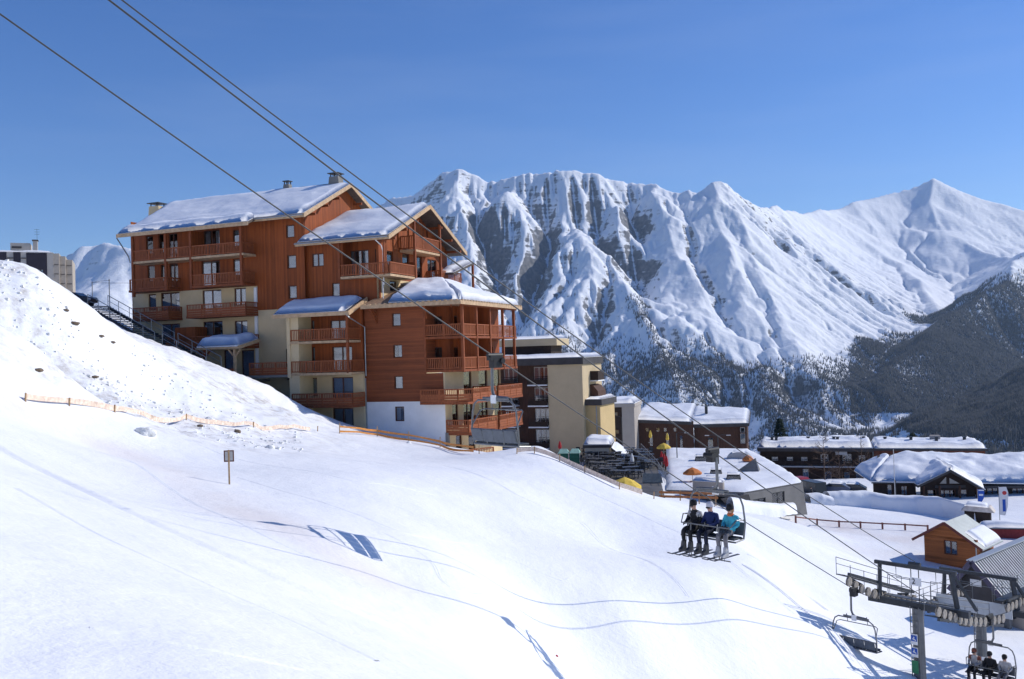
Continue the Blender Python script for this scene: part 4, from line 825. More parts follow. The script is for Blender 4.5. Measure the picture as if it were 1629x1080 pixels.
# --- little wooden hut
HT = Frame((33.26, 76, -18.2), R(-46)); ht = HT.root('ticket_hut', 'small orange brown wooden hut with grey metal roof half under snow', 'hut')
HW = planks('hut_boards', (0.30, 0.095, 0.025), 'x', 0.17)
bwin(ht, 'f', 0, [(1.55,2.6,1.15,2.3,0,1)], 'front_wall', HW, 0, 4.1, 0, 2.55)
b = MB(); b.prism([(0,2.55),(4.1,2.25),(1.85,3.7)], 'y', .0, .2); b.build('gable_wall', HW, ht)
body(ht, 'side_wall', HW, 3.95, 4.1, .25, 3.6, 0, 2.3); body(ht, 'side_wall', HW, 0, .15, .25, 3.6, 0, 2.5); body(ht, 'annex', EAVE, 4.1, 4.9, .6, 2.6, 0, 1.5)
METAL = mat('grey_metal_roof', (.34,.37,.36), .5, .2, var=.12, scale=1.2)
ra = slab3('roof', [(-.75,-.55,2.2),(1.85,-.55,3.85),(1.85,4.0,3.85),(-.75,4.0,2.2)], .12, METAL, ht); rb_ = slab3('roof', [(1.85,-.55,3.85),(4.7,-.55,2.0),(4.7,4.0,2.0),(1.85,4.0,3.85)], .12, METAL, ht)
b = MB(); b.bar((-.75,-.58,2.12),(1.85,-.58,3.77), .05, .2); b.bar((1.85,-.58,3.77),(4.7,-.58,1.92), .05, .2); b.build('verge_board', mat('dark_red_board', (.12,.03,.025), .6, var=.2), ht)
snow_blanket('roof_snow', rb_, [[(4.65,3.9,2.02),(4.65,.2,2.02)],[(3.1,3.9,3.0),(3.1,.3,3.0)]], .4, 65, res=.2)
b = MB(); b.tube([(4.05,-.06,.1),(4.05,-.06,2.1)], .05, 6); b.build('downpipe', ZINC, ht)

# --- grey apartment block on the hill at the far left
GA = Frame((-56.96, 120, 0), R(22)); gab = GA.root('hill_block', 'grey apartment block with dark panels at the far left on the hill', 'building')
PURP = mat('dark_cladding', (.028,.024,.034), .6, var=.2, scale=1); PALE = mat('pale_concrete', (.40,.37,.33), .9, var=.08, scale=.6)
hs = [(x, x+.34, z, z+.25, 2, 0) for z in (12.6, 11.4, 10.2) for x in (-5.15, -4.7, -4.25)]
bwin(gab, 'f', 0, hs, 'panel_wall', PURP, -6.1, -3.35, 5, 15.0, LIGHTFR)
for x0, x1, m_ in ((-14,-8.7,PURP), (-8.7,-7.8,PALE), (-7.8,-6.85,PURP), (-6.85,-6.1,PALE), (-3.35,-2.5,PALE)): body(gab, 'wall_strip', m_, x0, x1, .0 if m_ is PURP else .05, 7, 5, 15.1)
for k, (x0, x1, zt) in enumerate(((-2.5,-1.7,15.0), (-1.7,-.9,14.7), (-.9,0,14.3))):
    body(gab, 'stepped_wall', mat('beige_concrete', (.40,.35,.29), .9, var=.08), x0, x1, .1+k*.5, 7, 5, zt)
    for z in (14.0, 12.8, 11.6, 10.4, 9.2): MB().box(x0+.1, x1-.1, .02+k*.5, .1+k*.5, z-.5, z-.44).build('ledge', FASCIA, gab)
for z in (14.4, 13.2, 12.0):
    for x0, x1 in ((-8.7,-7.8), (-6.85,-6.1)): MB().box(x0+.05, x1-.05, -.05, .05, z-.14, z).build('ledge', FASCIA, gab)
snow_blanket('roof_snow', gab, [[(-14,.1,15.1),(-2.6,.1,15.1)],[(-14,6.8,15.1),(-2.6,6.8,15.1)]], .28, 66, res=.5)
body(gab, 'roof_box', PALE, -8.3, -5.7, 1, 4, 15.1, 16.4); MB().box(-8.1, -6.8, .9, 1.0, 15.7, 15.95).build('vent', FASCIA, gab)
body(gab, 'chimney', PALE, -5.3, -4.7, 1, 1.8, 15.1, 16.7); MB().box(-5.4, -4.6, .9, 1.9, 16.7, 16.85).build('chimney_cap', FASCIA, gab)
b = MB(); b.tube([(-4.75,1.3,16.8),(-4.75,1.3,18.3)], .02, 5)
for z in (17.6, 17.9, 18.2): b.tube([(-5.1,1.3,z),(-4.4,1.3,z)], .015, 5)
b.build('aerial', DARKST, gab); gab.scale = (.86, 1, 1)

# --- half-buried concrete building whose roof is the snowy square
P0 = at(1184, 783, 90); P1 = at(1277, 767, 95.5); ang_ = math.atan2(P1.y-P0.y, P1.x-P0.x); CB = Frame((P0.x, P0.y, -18.5), ang_); Lc = (P1-P0).length
cb = CB.root('sunken_hall', 'half buried concrete hall with slanting dark doorways and snow square on its roof', 'building')
def trap(a, c, e, g): return [(a,0),(c,0),(e,3.3),(g,3.3)]
b = MB(); zt = 4.35
bwin(cb, 'f', 0, [(1.3,3.2,.2,3.7,0,1),(4.2,6.2,.6,4.0,0,1)], 'front_wall', CONC, 0, Lc, -.5, zt, DARKST)
b = MB(); b.prism([(-3.5,zt),(0.3,zt),(1.6,1.2),(-.2,1.4)], 'y', -.3, -.05); b.build('dark_wing', FASCIA, cb)
b = MB(); b.prism([(Lc,-.5),(Lc+.9,-.5),(Lc,zt)], 'y', 0, 4); b.build('buttress', CONC, cb)
DECKZ = -14.05
sq = [at(u, v, 1)*1.0 for u, v in ((1060,779),(1184,783),(1277,767),(1240,742),(1190,716),(1060,714))]
sq = [(p.x*DECKZ/p.z, p.y*DECKZ/p.z) for p in sq]
dk = MB(); dk.add([(x,y,DECKZ) for x,y in sq]+[(x,y,DECKZ-.5) for x,y in sq], [tuple(range(6)), tuple(range(11,5,-1))] + [(i,6+i,6+(i+1)%6,(i+1)%6) for i in range(6)])
dk = tag(dk.build('square', CONC), kind='structure')
# snow on the square, drifted
def deck_snow(poly, z, th, seed, name, parent):
    c = np.mean(poly, axis=0); V = []; nr, na = 26, 90; P = np.array(poly); 
    seg = np.linalg.norm(np.roll(P, -1, 0)-P, axis=1); cum = np.concatenate([[0], np.cumsum(seg)]); tt = np.linspace(0, cum[-1], na, endpoint=False); per = []
    for t_ in tt:
        k = np.searchsorted(cum, t_, side='right')-1; f = (t_-cum[k])/seg[k]; per.append(P[k]*(1-f)+P[(k+1) % len(P)]*f)
    per = np.array(per); rr_ = np.linspace(0, 1, nr)
    X = c[0]+(per[None,:,0]-c[0])*rr_[:,None]; Y = c[1]+(per[None,:,1]-c[1])*rr_[:,None]
    Z = z + th*np.sqrt(np.clip(1-rr_[:,None]**14, 0, 1))*(1+1.1*fbm(X/2.2, Y/2.2, 5, seed)) + .004
    V = np.stack([X,Y,Z], -1).reshape(-1,3); i = np.arange(nr-1)[:,None]*na; j = np.arange(na)[None,:]; j2 = (j+1) % na
    return link(name, np_mesh(name, V, np.stack([i+j, i+j2, i+na+j2, i+na+j], -1).reshape(-1,4), ROOFSNOW), parent)
deck_snow(sq, DECKZ, .4, 71, 'snow_cover', dk)
def onsq(u, v, z=DECKZ+.3): p = at(u, v, 1); return p*(z/p.z)
for k, (u, v, w_) in enumerate(((1118,733,1.9),(1139,755,1.3),(1167,763,1.5),(1134,768,1.5))):
    p = onsq(u, v); r = thing('skylight', ['flat topped roof light farthest back on the snowy square','dark roof light in the middle of the snowy square behind the lift chair','dark snow capped roof light nearest the concrete hall','low round topped roof light beside the snow wall on the square'][k], 'skylight', p, R(-15), 'roof lights on the square')
    b = MB(); b.prism([(-w_/2-.1,-.3),(w_/2+.1,-.3),(w_/2-.12,.62),(-w_/2+.12,.62)], 'y', -.6, .6); b.build('casing', FASCIA, r)
    MB().box(-w_*.42, w_*.42, -.64, -.6, .05, .45).build('pane', GLASS, r); snow_blanket('snow_cap', r, [[(-w_/2,-.65,.62),(w_/2,-.65,.62)],[(-w_/2,.65,.62),(w_/2,.65,.62)]], .25, 72+k, res=.15)
p = onsq(1192, 750); r = thing('roof_pyramid', 'pale grey concrete wedge rising from the snowy square', 'roof wedge', p, R(-20)); b = MB(); b.add([(-1.9,-.8,-.4),(1.2,-.9,-.4),(1.2,1.6,-.4),(-1.9,1.5,-.4),(.7,.2,1.5)], [(0,1,4),(1,2,4),(2,3,4),(3,0,4),(3,2,1,0)]); b.build('shell', CONC, r); MB().bar((.7,.2,1.45),(1.2,-.9,-.3), .08).build('edge_cap', ZINC, r)
p = onsq(1176, 730); r = thing('roof_dome', 'rounded grey roof vault behind the wedge on the square', 'roof vault', p, R(-15)); b = MB(); b.prism([(1.6*math.cos(t)-.0, 1.15*math.sin(t)-.2) for t in np.linspace(0, math.pi, 12)], 'y', -1, 1.4); b.build('shell', ZINC, r); snow_blanket('snow_cap', r, [[(-.8,-.9,.83),(.8,-.9,.83)],[(-.8,1.3,.83),(.8,1.3,.83)]], .22, 80, res=.2)
# snow-covered low wall at the edge of the square
p = onsq(1102, 776); q = onsq(1150, 779); r = thing('edge_wall', 'low grey wall topped with snow along the square', 'wall', p, math.atan2(q.y-p.y, q.x-p.x)); Ln = (q-p).length
MB().box(0, Ln, 0, .4, -.5, .7).build('wall_body', GREYW, r); snow_blanket('snow_cap', r, [[(0,-.1,.7),(Ln,-.1,.7)],[(0,.9,.7),(Ln,.9,.7)]], .5, 81, res=.2)
# terrace deck in front of the shop
TZ = -12.7
ter = [at(u, v, 1) for u, v in ((926,752),(985,773),(1058,792),(1046,745),(1015,716),(935,716))]; ter = [(p.x*TZ/p.z, p.y*TZ/p.z) for p in ter]
b = MB(); b.add([(x,y,TZ) for x,y in ter]+[(x,y,TZ-.35) for x,y in ter], [tuple(range(6)), tuple(range(11,5,-1))] + [(i,6+i,6+(i+1)%6,(i+1)%6) for i in range(6)])
tag(b.build('terrace', mat('wet_paving', (.13,.12,.105), .6, var=.4, scale=.5, bump=.01, bscale=6)), kind='structure')
def onter(u, v): p = at(u, v, 1); return p*(TZ/p.z)
# ------------------------------------------------------------------ the chairlift
TH = R(48); LD = Vector((math.sin(TH), math.cos(TH), 0)); LN = Vector((math.cos(TH), -math.sin(TH), 0)); LP0 = Vector((15.416, 43.5, 0)); GA_ = 3.7
def rope_z(t):
    if t < 1.0: return 1.0324e-3*t*t - .50033*t - 11.263
    z1 = 1.0324e-3 - .50033 - 11.263
    return z1 - .42*(t-1) + .0232*(t-1)**2 if t < 9.5 else z1 - .42*8.5 + .0232*72.25 - .02*(t-9.5)
def comm_z(t): return 1.6e-3*t*t - .454*t - 9.05
def LPt(t, s, z): return LP0 + LD*t + LN*s + Vector((0, 0, z))
CABLE = mat('cable_steel', (.05,.052,.056), .5, .4, var=.1, scale=2)
LROT = -TH
for nm, lab, s, fz, r_, t1 in (('haul_rope', 'left haul rope carrying the empty grey chairs downhill', 0, rope_z, .02, 17), ('haul_rope', 'middle haul rope carrying the chair with three riders', GA_, rope_z, .02, 17), ('signal_cable', 'upper signal cable running above both haul ropes to the pylon top', GA_/2, comm_z, .018, 2.9)):
    b = MB(); b.tube([LPt(t, s, fz(t)) for t in np.linspace(-62, t1, 90)], r_, 6); tag(b.build(nm, CABLE), lab, 'cable')

CHST = mat('chair_steel', (.16,.165,.17), .4, .6, var=.2, scale=5); SEATM = mat('seat_pad', (.035,.042,.05), .55, var=.25, scale=4); BACKP = mat('seat_back', (.10,.115,.135), .45, var=.2, scale=3)
def arc(c, r, a0, a1, n=6, y=0): return [(c[0]+r*math.cos(R(a0+(a1-a0)*k/n)), y, c[1]+r*math.sin(R(a0+(a1-a0)*k/n))) for k in range(n+1)]
def make_chair(label, bar_down):
    """x across the seat, y the way the seat faces, z=0 at the rope"""
    r = thing('lift_chair', label, 'lift chair', group='chairs of the lift')
    b = MB(); b.cbox((0,0,-.02), (.2,.5,.16)); b.cbox((-.02,.05,-.2), (.26,.34,.28)); b.tube([(0,-.3,.06),(0,.3,.06)], .07, 8); b.tube([(-.18,.2,-.12),(.18,.2,-.12)], .09, 8); b.build('grip', BLACK, r)
    b = MB(); b.tube([(-.14,0,-.2),(-.15,0,-.8),(-.14,-.02,-1.02),(-.06,-.05,-1.18),(.1,-.08,-1.26),(.62,-.08,-1.28)], .05, 8); b.build('hanger', CHST, r)
    W = 1.07; zt, zs = -1.36, -2.78
    b = MB(); L_ = [(-W+.3,-.1,zt)]; left = [(-W,-.04,zs+.05),(-W-.03,-.1,zs+.55),(-W+.03,-.1,zt-.35),(-W+.12,-.1,zt-.12),(-W+.3,-.1,zt)]
    right = [(-x,y,z) for x, y, z in left][::-1]; b.tube(left+[(0,-.1,zt)]+right, .031, 8); b.tube([(-.5,-.1,zt+.07),(.75,-.1,zt+.07)], .04, 8); b.cbox((.2,-.1,zt+.03), (1.1,.05,.1)); b.build('bail_frame', CHST, r)
    b = MB(); b.cbox((.05,-.15,-1.32), (.24,.03,.26)); b.build('number_plate', WHITE, r)
    b = MB(); b.tube([(-W,-.05,zs+.02),(W,-.05,zs+.02)], .035, 8); b.tube([(-W,.42,zs-.02),(W,.42,zs-.02)], .03, 8)
    for x in (-W, -.4, .4, W): b.tube([(x,-.05,zs+.02),(x,.42,zs-.02)], .025, 6); b.tube([(x,-.05,zs+.02),(x,-.16,zs+.5)], .022, 6)
    b.tube([(-W,-.16,zs+.5),(W,-.16,zs+.5)], .03, 8); b.build('seat_frame', CHST, r)
    for k in range(4):
        x0 = -W+.04+k*.52
        b = MB(); b.cbox((x0+.25,.2,zs+.06), (.48,.46,.07)); b.build('seat_pad', SEATM, r, bevel=.02)
        b = MB(); b.prism([(-.12,zs+.12),(-.07,zs+.12),(-.16,zs+.5),(-.21,zs+.5)], 'x', x0+.01, x0+.49); b.build('seat_back', BACKP, r)
    b = MB()
    if bar_down:
        b.tube([(-W,-.12,zs+.62),(-W+.02,.3,zs+.66),(-W+.12,.55,zs+.42),(W-.12,.55,zs+.42),(W-.02,.3,zs+.66),(W,-.12,zs+.62)], .024, 6)
        for x in (-.55, .55): b.tube([(x,.55,zs+.42),(x+.02,.6,zs-.2),(x+.02,.55,zs-.62)], .02, 6)
        b.tube([(-.95,.55,zs-.62),(.95,.55,zs-.62)], .02, 6)
    else:
        b.tube([(-W,-.12,zs+.62),(-W+.06,.2,zs+1.08),(-W+.2,.28,zs+1.12),(W-.2,.28,zs+1.12),(W-.06,.2,zs+1.08),(W,-.12,zs+.62)], .022, 6)
        for x in (-.5, .5): b.tube([(x,.28,zs+1.12),(x,.2,zs+1.5),(x,.05,zs+1.36)], .016, 6)
    b.build('safety_bar', CHST, r)
    return r
def hang(ch, t, s, uphill):
    ch.location = LPt(t, s, rope_z(t)); ch.rotation_euler = (0, 0, LROT + (math.pi if uphill else 0)); return ch
c0 = make_chair('empty grey lift chair hanging in front of the chalet corner', False); hang(c0, -21.5, 0, False)
c1 = copy_tree(c0); c1['label'] = 'empty lift chair just left of the pylon, its safety bar raised'; hang(c1, .45, 0, False)
c2 = make_chair('lift chair carrying three skiers above the piste', True); hang(c2, -15.35, GA_, True)
c3 = copy_tree(c2); c3['label'] = 'lift chair with three riders at the bottom right corner, below the pylon'; hang(c3, 6.6, GA_, True)

# ------------------------------------------------------------------ people
SKIN = mat('skin', (.50,.30,.22), .6, var=.1, scale=20)
def cloth(name, col): return mat(name, col, .8, var=.3, scale=7, bump=.01, bscale=14)
def body_mesh(name, joints, edges, mats, pick, sub=2, root=0):
    """joints: (x,y,z,r); Skin + Subdivision grown to ONE surface; pick(face centre)->material slot"""
    me = bpy.data.meshes.new(name); me.from_pydata([j[:3] for j in joints], edges, []); o = bpy.data.objects.new(name, me); COL.objects.link(o)
    sk = o.modifiers.new('skin', 'SKIN'); ly = me.skin_vertices[0].data
    for k, j in enumerate(joints): ly[k].radius = (j[3], j[4] if len(j) > 4 else j[3]); ly[k].use_root = (k == root)
    sk.use_smooth_shade = True; sd = o.modifiers.new('sub', 'SUBSURF'); sd.levels = sub; sd.render_levels = sub
    dg = bpy.context.evaluated_depsgraph_get(); nm = bpy.data.meshes.new_from_object(o.evaluated_get(dg)); bpy.data.objects.remove(o); nm.name = name
    nm.materials.clear()
    for m in mats: nm.materials.append(m)
    for p in nm.polygons: p.material_index = pick(p.center); p.use_smooth = True
    return nm
def seated_skier(label, x, jacket, jacket2, trousers, hat, hair, ski_m, lean=0.0, look=0.0, skis=True, group='skiers on the lift', cat='person', parent_chair=None, arms=0, scarf=None, boot=None):
    """sits at seat x of a chair; local y is the way the person faces"""
    ch = parent_chair; t = thing('person', label, cat, ch.location, ch.rotation_euler[2], group)
    boot = boot or mat('boot_shell', (.05,.05,.055), .4, var=.4, scale=5); zs = -2.69; hx, lx = lean, look
    J = [(x,.12,zs+.14,.155,.13), (x+hx*.3,.06,zs+.34,.15,.125), (x+hx*.6,.04,zs+.55,.185,.13), (x+hx*.8,.06,zs+.65,.13,.1), (x+hx,.09,zs+.72,.065,.065), (x+hx,.12,zs+.82,.098,.11), (x+hx,.12,zs+.91,.085,.1)]
    E = [(0,1),(1,2),(2,3),(3,4),(4,5),(5,6)]
    for s in (-1, 1):
        n = len(J)
        J += [(x+s*.10,.16,zs+.13,.105), (x+s*.13,.50,zs+.12,.085), (x+s*.14,.58,zs+.04,.085), (x+s*.14,.56,zs-.18,.072), (x+s*.14,.54,zs-.36,.06), (x+s*.14,.60,zs-.44,.05)]
        E += [(0,n),(n,n+1),(n+1,n+2),(n+2,n+3),(n+3,n+4),(n+4,n+5)]
        n = len(J); ax = (.17, .2, .12)[arms] if s > 0 else (.17, .12, .2)[arms]
        J += [(x+hx*.7+s*.21,.05,zs+.61,.085), (x+hx*.5+s*.28,.08,zs+.38,.068), (x+hx*.3+s*ax,.34,zs+.30,.052), (x+hx*.3+s*(ax-.05),.43,zs+.32,.038)]
        E += [(2,n),(n,n+1),(n+1,n+2),(n+2,n+3)]
    def pick(c):
        if c.z > zs+.72: return 2
        if c.z < zs+.26 and (c.y > .2 or c.z < zs+.17): return 1
        return 3 if (c.z > zs+.5 and abs(c.x-x-hx*.6) > .13) else 0
    link('body', body_mesh('body', J, E, [jacket, trousers, SKIN, jacket2 or jacket], pick), t)
    b = MB(); b.lathe([(.112,.0),(.122,.05),(.118,.11),(.085,.165),(.02,.19)], (x+hx,.105,zs+.865), 12); b.build('hat', hat, t, smooth=True)
    if hair: b = MB(); b.lathe([(.09,-.06),(.115,0),(.115,.06),(.05,.08)], (x+hx,.085,zs+.82), 10); b.build('hair', hair, t, smooth=True)
    b = MB(); b.cbox((x+hx+lx*.04,0.222,zs+.85), (.15,.03,.055)); b.build('goggles', BLACK, t, bevel=.012)
    b = MB(); b.add([(x+hx-.016,.215,zs+.79),(x+hx+.016,.215,zs+.79),(x+hx,.25,zs+.80),(x+hx,.215,zs+.835)], [(0,1,2),(0,2,3),(1,3,2),(0,3,1)]); b.build('nose', SKIN, t)
    if scarf: b = MB(); b.lathe([(.09,-.03),(.11,.02),(.09,.07)], (x+hx,.1,zs+.68), 10); b.build('scarf', scarf, t, smooth=True)
    for s in (-1, 1):
        ax = (.17, .2, .12)[arms] if s > 0 else (.17, .12, .2)[arms]; px, py, pz = x+hx*.3+s*(ax-.07), .46, zs+.32
        g = MB(); g.tube([(px+s*.03,py-.05,pz-.01),(px,py,pz),(px-s*.015,py+.05,pz-.01)], [.045,.052,.04], 8)
        for f, (ln, off) in enumerate(((.07,-.036),(.082,-.012),(.08,.012),(.062,.034))): g.tube([(px-s*.01,py+.04,pz+off),(px-s*.012,py+.04+ln*.6,pz+off-.005),(px-s*.01,py+.05+ln*.75,pz+off-.04)], .0125, 5)
        g.tube([(px-s*.03,py-.01,pz+.04),(px-s*.055,py+.04,pz+.055),(px-s*.05,py+.075,pz+.05)], .014, 5); g.build('glove', BLACK, t, smooth=True)
        b = MB(); fx_ = x+s*.14; b.prism([(.47,zs-.58),(.80,zs-.58),(.80,zs-.50),(.68,zs-.44),(.63,zs-.26),(.49,zs-.24)], 'x', fx_-.055, fx_+.055); b.build('boot', boot, t, bevel=.015)
        if skis: b = MB(); b.prism([(-.12,zs-.605),(1.22,zs-.605),(1.38,zs-.55),(1.42,zs-.50),(1.36,zs-.525),(1.2,zs-.585),(-.12,zs-.585)], 'x', fx_-.045, fx_+.045); b.build('ski', ski_m, t)
    if skis:
        for s in (-1, 1): b = MB(); b.tube([(x+s*.05,.42,zs+.40),(x+s*.07,.5,zs-.2),(x+s*.1,.6,zs-.72)], .009, 5); b.build('ski_pole', DARKST, t)
    return t
NAVY = cloth('navy_jacket', (.012,.025,.10)); TURQ = cloth('turquoise_jacket', (.05,.36,.46)); PALEJ = cloth('pale_grey_jacket', (.42,.41,.40)); BLK = cloth('black_cloth', (.015,.015,.018)); GRYT = cloth('grey_trousers', (.16,.155,.165)); DNAVY = cloth('dark_navy_trousers', (.01,.013,.03)); RUST = cloth('rust_jacket', (.22,.07,.045))
SKIM = mat('ski_dark', (.06,.06,.07), .4, var=.4, scale=3)
# from the photo's left to right: chair faces us, so its local x runs right to left
seated_skier('skier in a black and pale grey jacket with black cap, left of the three', .72, BLK, PALEJ, BLK, BLK, None, SKIM, .04, .3, parent_chair=c2, arms=1)
seated_skier('skier in a navy blue jacket and pale cap, middle of the three riders', .10, NAVY, None, DNAVY, cloth('pale_cap', (.5,.5,.55)), None, SKIM, 0, 0, parent_chair=c2)
seated_skier('skier in a turquoise jacket and grey trousers, right of the three riders', -.66, TURQ, None, GRYT, BLK, mat('fair_hair', (.35,.2,.1), .7, var=.2), SKIM, -.03, -.4, parent_chair=c2, arms=2, boot=mat('pale_boot', (.4,.4,.41), .4, var=.3, scale=5), scarf=cloth('orange_scarf', (.5,.13,.04)))
seated_skier('rider in a rust brown jacket at the left end of the bottom right chair', .72, PALEJ, RUST, BLK, RUST, None, SKIM, .02, .2, parent_chair=c3, arms=1, group='riders on the lower chair')
seated_skier('rider all in black in the middle of the bottom right chair', .02, BLK, None, BLK, BLK, None, SKIM, 0, 0, parent_chair=c3, group='riders on the lower chair')
seated_skier('rider in a pale jacket at the right end of the bottom right chair', -.66, PALEJ, None, GRYT, BLK, None, SKIM, 0, -.2, parent_chair=c3, arms=2, group='riders on the lower chair')

# ------------------------------------------------------------------ pylons and bottom station
PYL = mat('pylon_steel', (.16,.165,.17), .5, .5, var=.22, scale=1.5); GIRD = mat('girder_steel', (.05,.055,.062), .5, .4, var=.25, scale=2); RUBB = mat('sheave_rubber', (.33,.29,.24), .6, var=.35, scale=6)
SHV = MB(); SHV.lathe([(.06,-.07),(.15,-.07),(.22,-.05),(.22,-.02),(.18,-.015),(.18,.015),(.22,.02),(.22,.05),(.15,.07),(.06,.07)], n=14); SHEAVE = SHV.mesh('sheave', RUBB)
def sheave_train(root, s, ts, over):
    """wheels along the rope at offset s of the line; beams between their axles"""
    L0 = root.location; inv = Matrix.Rotation(-LROT, 3, 'Z')
    loc = lambda t, dz=0: inv @ (LPt(t, s, rope_z(t)+dz) - L0)
    o = -.22 if over else .22
    for t in ts:
        w_ = link('sheave', SHEAVE, root); w_.location = loc(t, o); w_.rotation_euler = (0, R(90), 0)
    b = MB()
    for sx in (-.13,):
        for k in range(0, len(ts)-1, 2): p = loc(ts[k], o) + Vector((sx,0,0)); q = loc(ts[k+1], o) + Vector((sx,0,0)); b.bar(p, q, .03, .16)
        for k in range(0, len(ts)-3, 4): p = (loc(ts[k], o)+loc(ts[k+1], o))/2 + Vector((sx,0,o*.9)); q = (loc(ts[k+2], o)+loc(ts[k+3], o))/2 + Vector((sx,0,o*.9)); b.bar(p, q, .04, .18)
    p, q = loc(ts[0], o*2.6), loc(ts[-1], o*2.6); b.bar(p, q, .12, .14); b.build('sheave_beam', GIRD, root)
    b = MB(); 
    for sx in (-.42,): b.bar(loc(ts[0],o*2.2)+Vector((sx,0,0)), loc(ts[-1],o*2.2)+Vector((sx,0,0)), .42, .05)
    b.build('walkway', GIRD, root)
    b = MB()
    for sx in (-.62,):
        n = 5
        for i in range(n+1):
            t = ts[0]+(ts[-1]-ts[0])*i/n; b.tube([loc(t,o*2)+Vector((sx,0,0)), loc(t,o*2)+Vector((sx,0,.85))], .016, 5)
        b.tube([loc(ts[0],o*2)+Vector((sx,0,.85)), loc(ts[-1],o*2)+Vector((sx,0,.85))], .02, 5); b.tube([loc(ts[0],o*2)+Vector((sx,0,.55)), loc(ts[-1],o*2)+Vector((sx,0,.55))], .016, 5)
    b.build('guard_rail', PYL, root)
def pylon(t, label, zarm, zgan, trains, signs):
    base = LPt(t, GA_/2, -19.0); r = thing('lift_pylon', label, 'lift pylon', base, LROT); z = lambda w_: w_ + 19.0
    b = MB(); b.tube([(0,0,-.5),(0,0,z(zarm)-.1)], .30, 14, r1=.26); b.build('mast', PYL, r, smooth=False)
    b = MB(); b.box(-GA_/2-.55, GA_/2+.55, -.14, .14, z(zarm)-.15, z(zarm)+.15); b.build('cross_arm', GIRD, r)
    b = MB()
    for s in (-1, 1): b.bar((s*GA_/2,0,z(zarm)+.2), (s*(GA_/2-.15),-.2,z(zgan)), .17, .17); b.bar((s*(GA_/2+.5),.9,z(zarm)), (s*(GA_/2-.1),-.1,z(zgan)-.1), .12, .12)
    b.bar((-GA_/2-.1,-.2,z(zgan)), (GA_/2+.1,-.2,z(zgan)), .15, .17); b.build('lifting_gantry', GIRD, r)
    b = MB()
    for s in (-1, 1): b.tube([(s*.2,-.36,0),(s*.2,-.36,z(zarm))], .022, 6)
    for k in range(int(z(zarm)/.3)): b.tube([(-.2,-.36,.3*k+.2),(.2,-.36,.3*k+.2)], .016, 5)
    b.build('ladder', PYL, r)
    b = MB()
    for x0, x1 in ((-1.6,-.5),(.5,1.6)):
        b.tube([(x0,.35,z(zarm)+.2),(x0,.35,z(zarm)+1.15),(x1,.35,z(zarm)+1.15),(x1,.35,z(zarm)+.2)], .02, 6); b.tube([(x0,.35,z(zarm)+.7),(x1,.35,z(zarm)+.7)], .016, 6)
    b.box(-1.7, 1.7, .2, .6, z(zarm)+.16, z(zarm)+.2); b.build('platform_rail', PYL, r)
    b = MB(); b.tube([(-.9,-.2,z(zgan)-.1),(-.9,-.2,z(zgan)-.62),(1.0,-.2,z(zgan)-.62),(1.0,-.2,z(zgan)-.1)], .018, 6); b.build('hoist_rail', PYL, r)
    for s, ts, over in trains: sheave_train(r, s, ts, over)
    for (x, y, zz, w_, h, m) in signs: MB().box(x-w_/2, x+w_/2, y-.02, y, z(zz)-h/2, z(zz)+h/2).build('sign', m, r)
    return r
BLUE = mat('sign_blue', (.02,.09,.42), .5, var=.05); GREEN = mat('sign_green', (.05,.22,.10), .5, var=.05); SIGNW = mat('sign_white', (.75,.75,.74), .5, var=.05)
p1 = pylon(3.0, 'grey lift pylon with ladder, blue signs and number two plate', -12.45, -10.6, [(0, np.linspace(.05,6.6,12), False), (GA_, np.linspace(1.0,8.2,14), True)],
   [(-.02,-.42,-13.95,.32,.5,SIGNW),(-.02,-.445,-13.9,.27,.27,BLUE),(-.02,-.42,-14.55,.32,.46,SIGNW),(-.02,-.445,-14.5,.27,.27,BLUE),(-.02,-.42,-15.25,.3,.6,GREEN),(.1,-.3,-11.25,.52,.38,SIGNW)])
def glyph(parent, name, m, shapes):
    for pts, y in shapes: b = MB(); b.prism(pts, 'y', y-.012, y); b.build(name, m, parent)
for zc in (-13.9, -14.5):   # white rider pictogram
    zz = zc + 19; glyph(p1, 'pictogram', SIGNW, [([(-.06,zz+.05),(-.02,zz+.09),(.02,zz+.05),(-.02,zz+.015)], -.47), ([(-.08,zz),(.0,zz+.01),(.03,zz-.04),(.08,zz-.05),(.08,zz-.075),(.01,zz-.075),(-.08,zz-.05)], -.47), ([(.05,zz-.075),(.08,zz-.075),(.06,zz-.11),(.03,zz-.11)], -.47)])
fc = bpy.data.curves.new('numeral', 'FONT'); fc.body = '2'; fc.size = .36; fc.extrude = .006; fc.align_x = 'CENTER'; fc.align_y = 'CENTER'; fo_ = bpy.data.objects.new('numeral', fc); COL.objects.link(fo_)
dg = bpy.context.evaluated_depsgraph_get(); nme = bpy.data.meshes.new_from_object(fo_.evaluated_get(dg)); bpy.data.objects.remove(fo_); nme.materials.clear(); nme.materials.append(BLACK)
no = link('numeral', nme, p1); no.location = (.0, -.335, 19-11.25); no.rotation_euler = (R(90), 0, 0)
b = MB(); b.tube([(-.15,-.25,19-10.7),(-.15,-.25,19-12.3)], .022, 6); b.tube([(.22,-.25,19-10.7),(.22,-.25,19-12.3)], .022, 6); b.tube([(-.25,-.2,19-10.45),(.3,-.2,19-10.45)], .1, 8); b.build('cable_roller', GIRD, p1)
p2 = pylon(10.2, 'second lift pylon beside the corrugated station roof', -14.0, -12.2, [(0, np.linspace(8.2,12.5,8), True), (GA_, np.linspace(8.9,14.2,11), False)], [(.35,-.4,-16.6,.42,.3,SIGNW)])
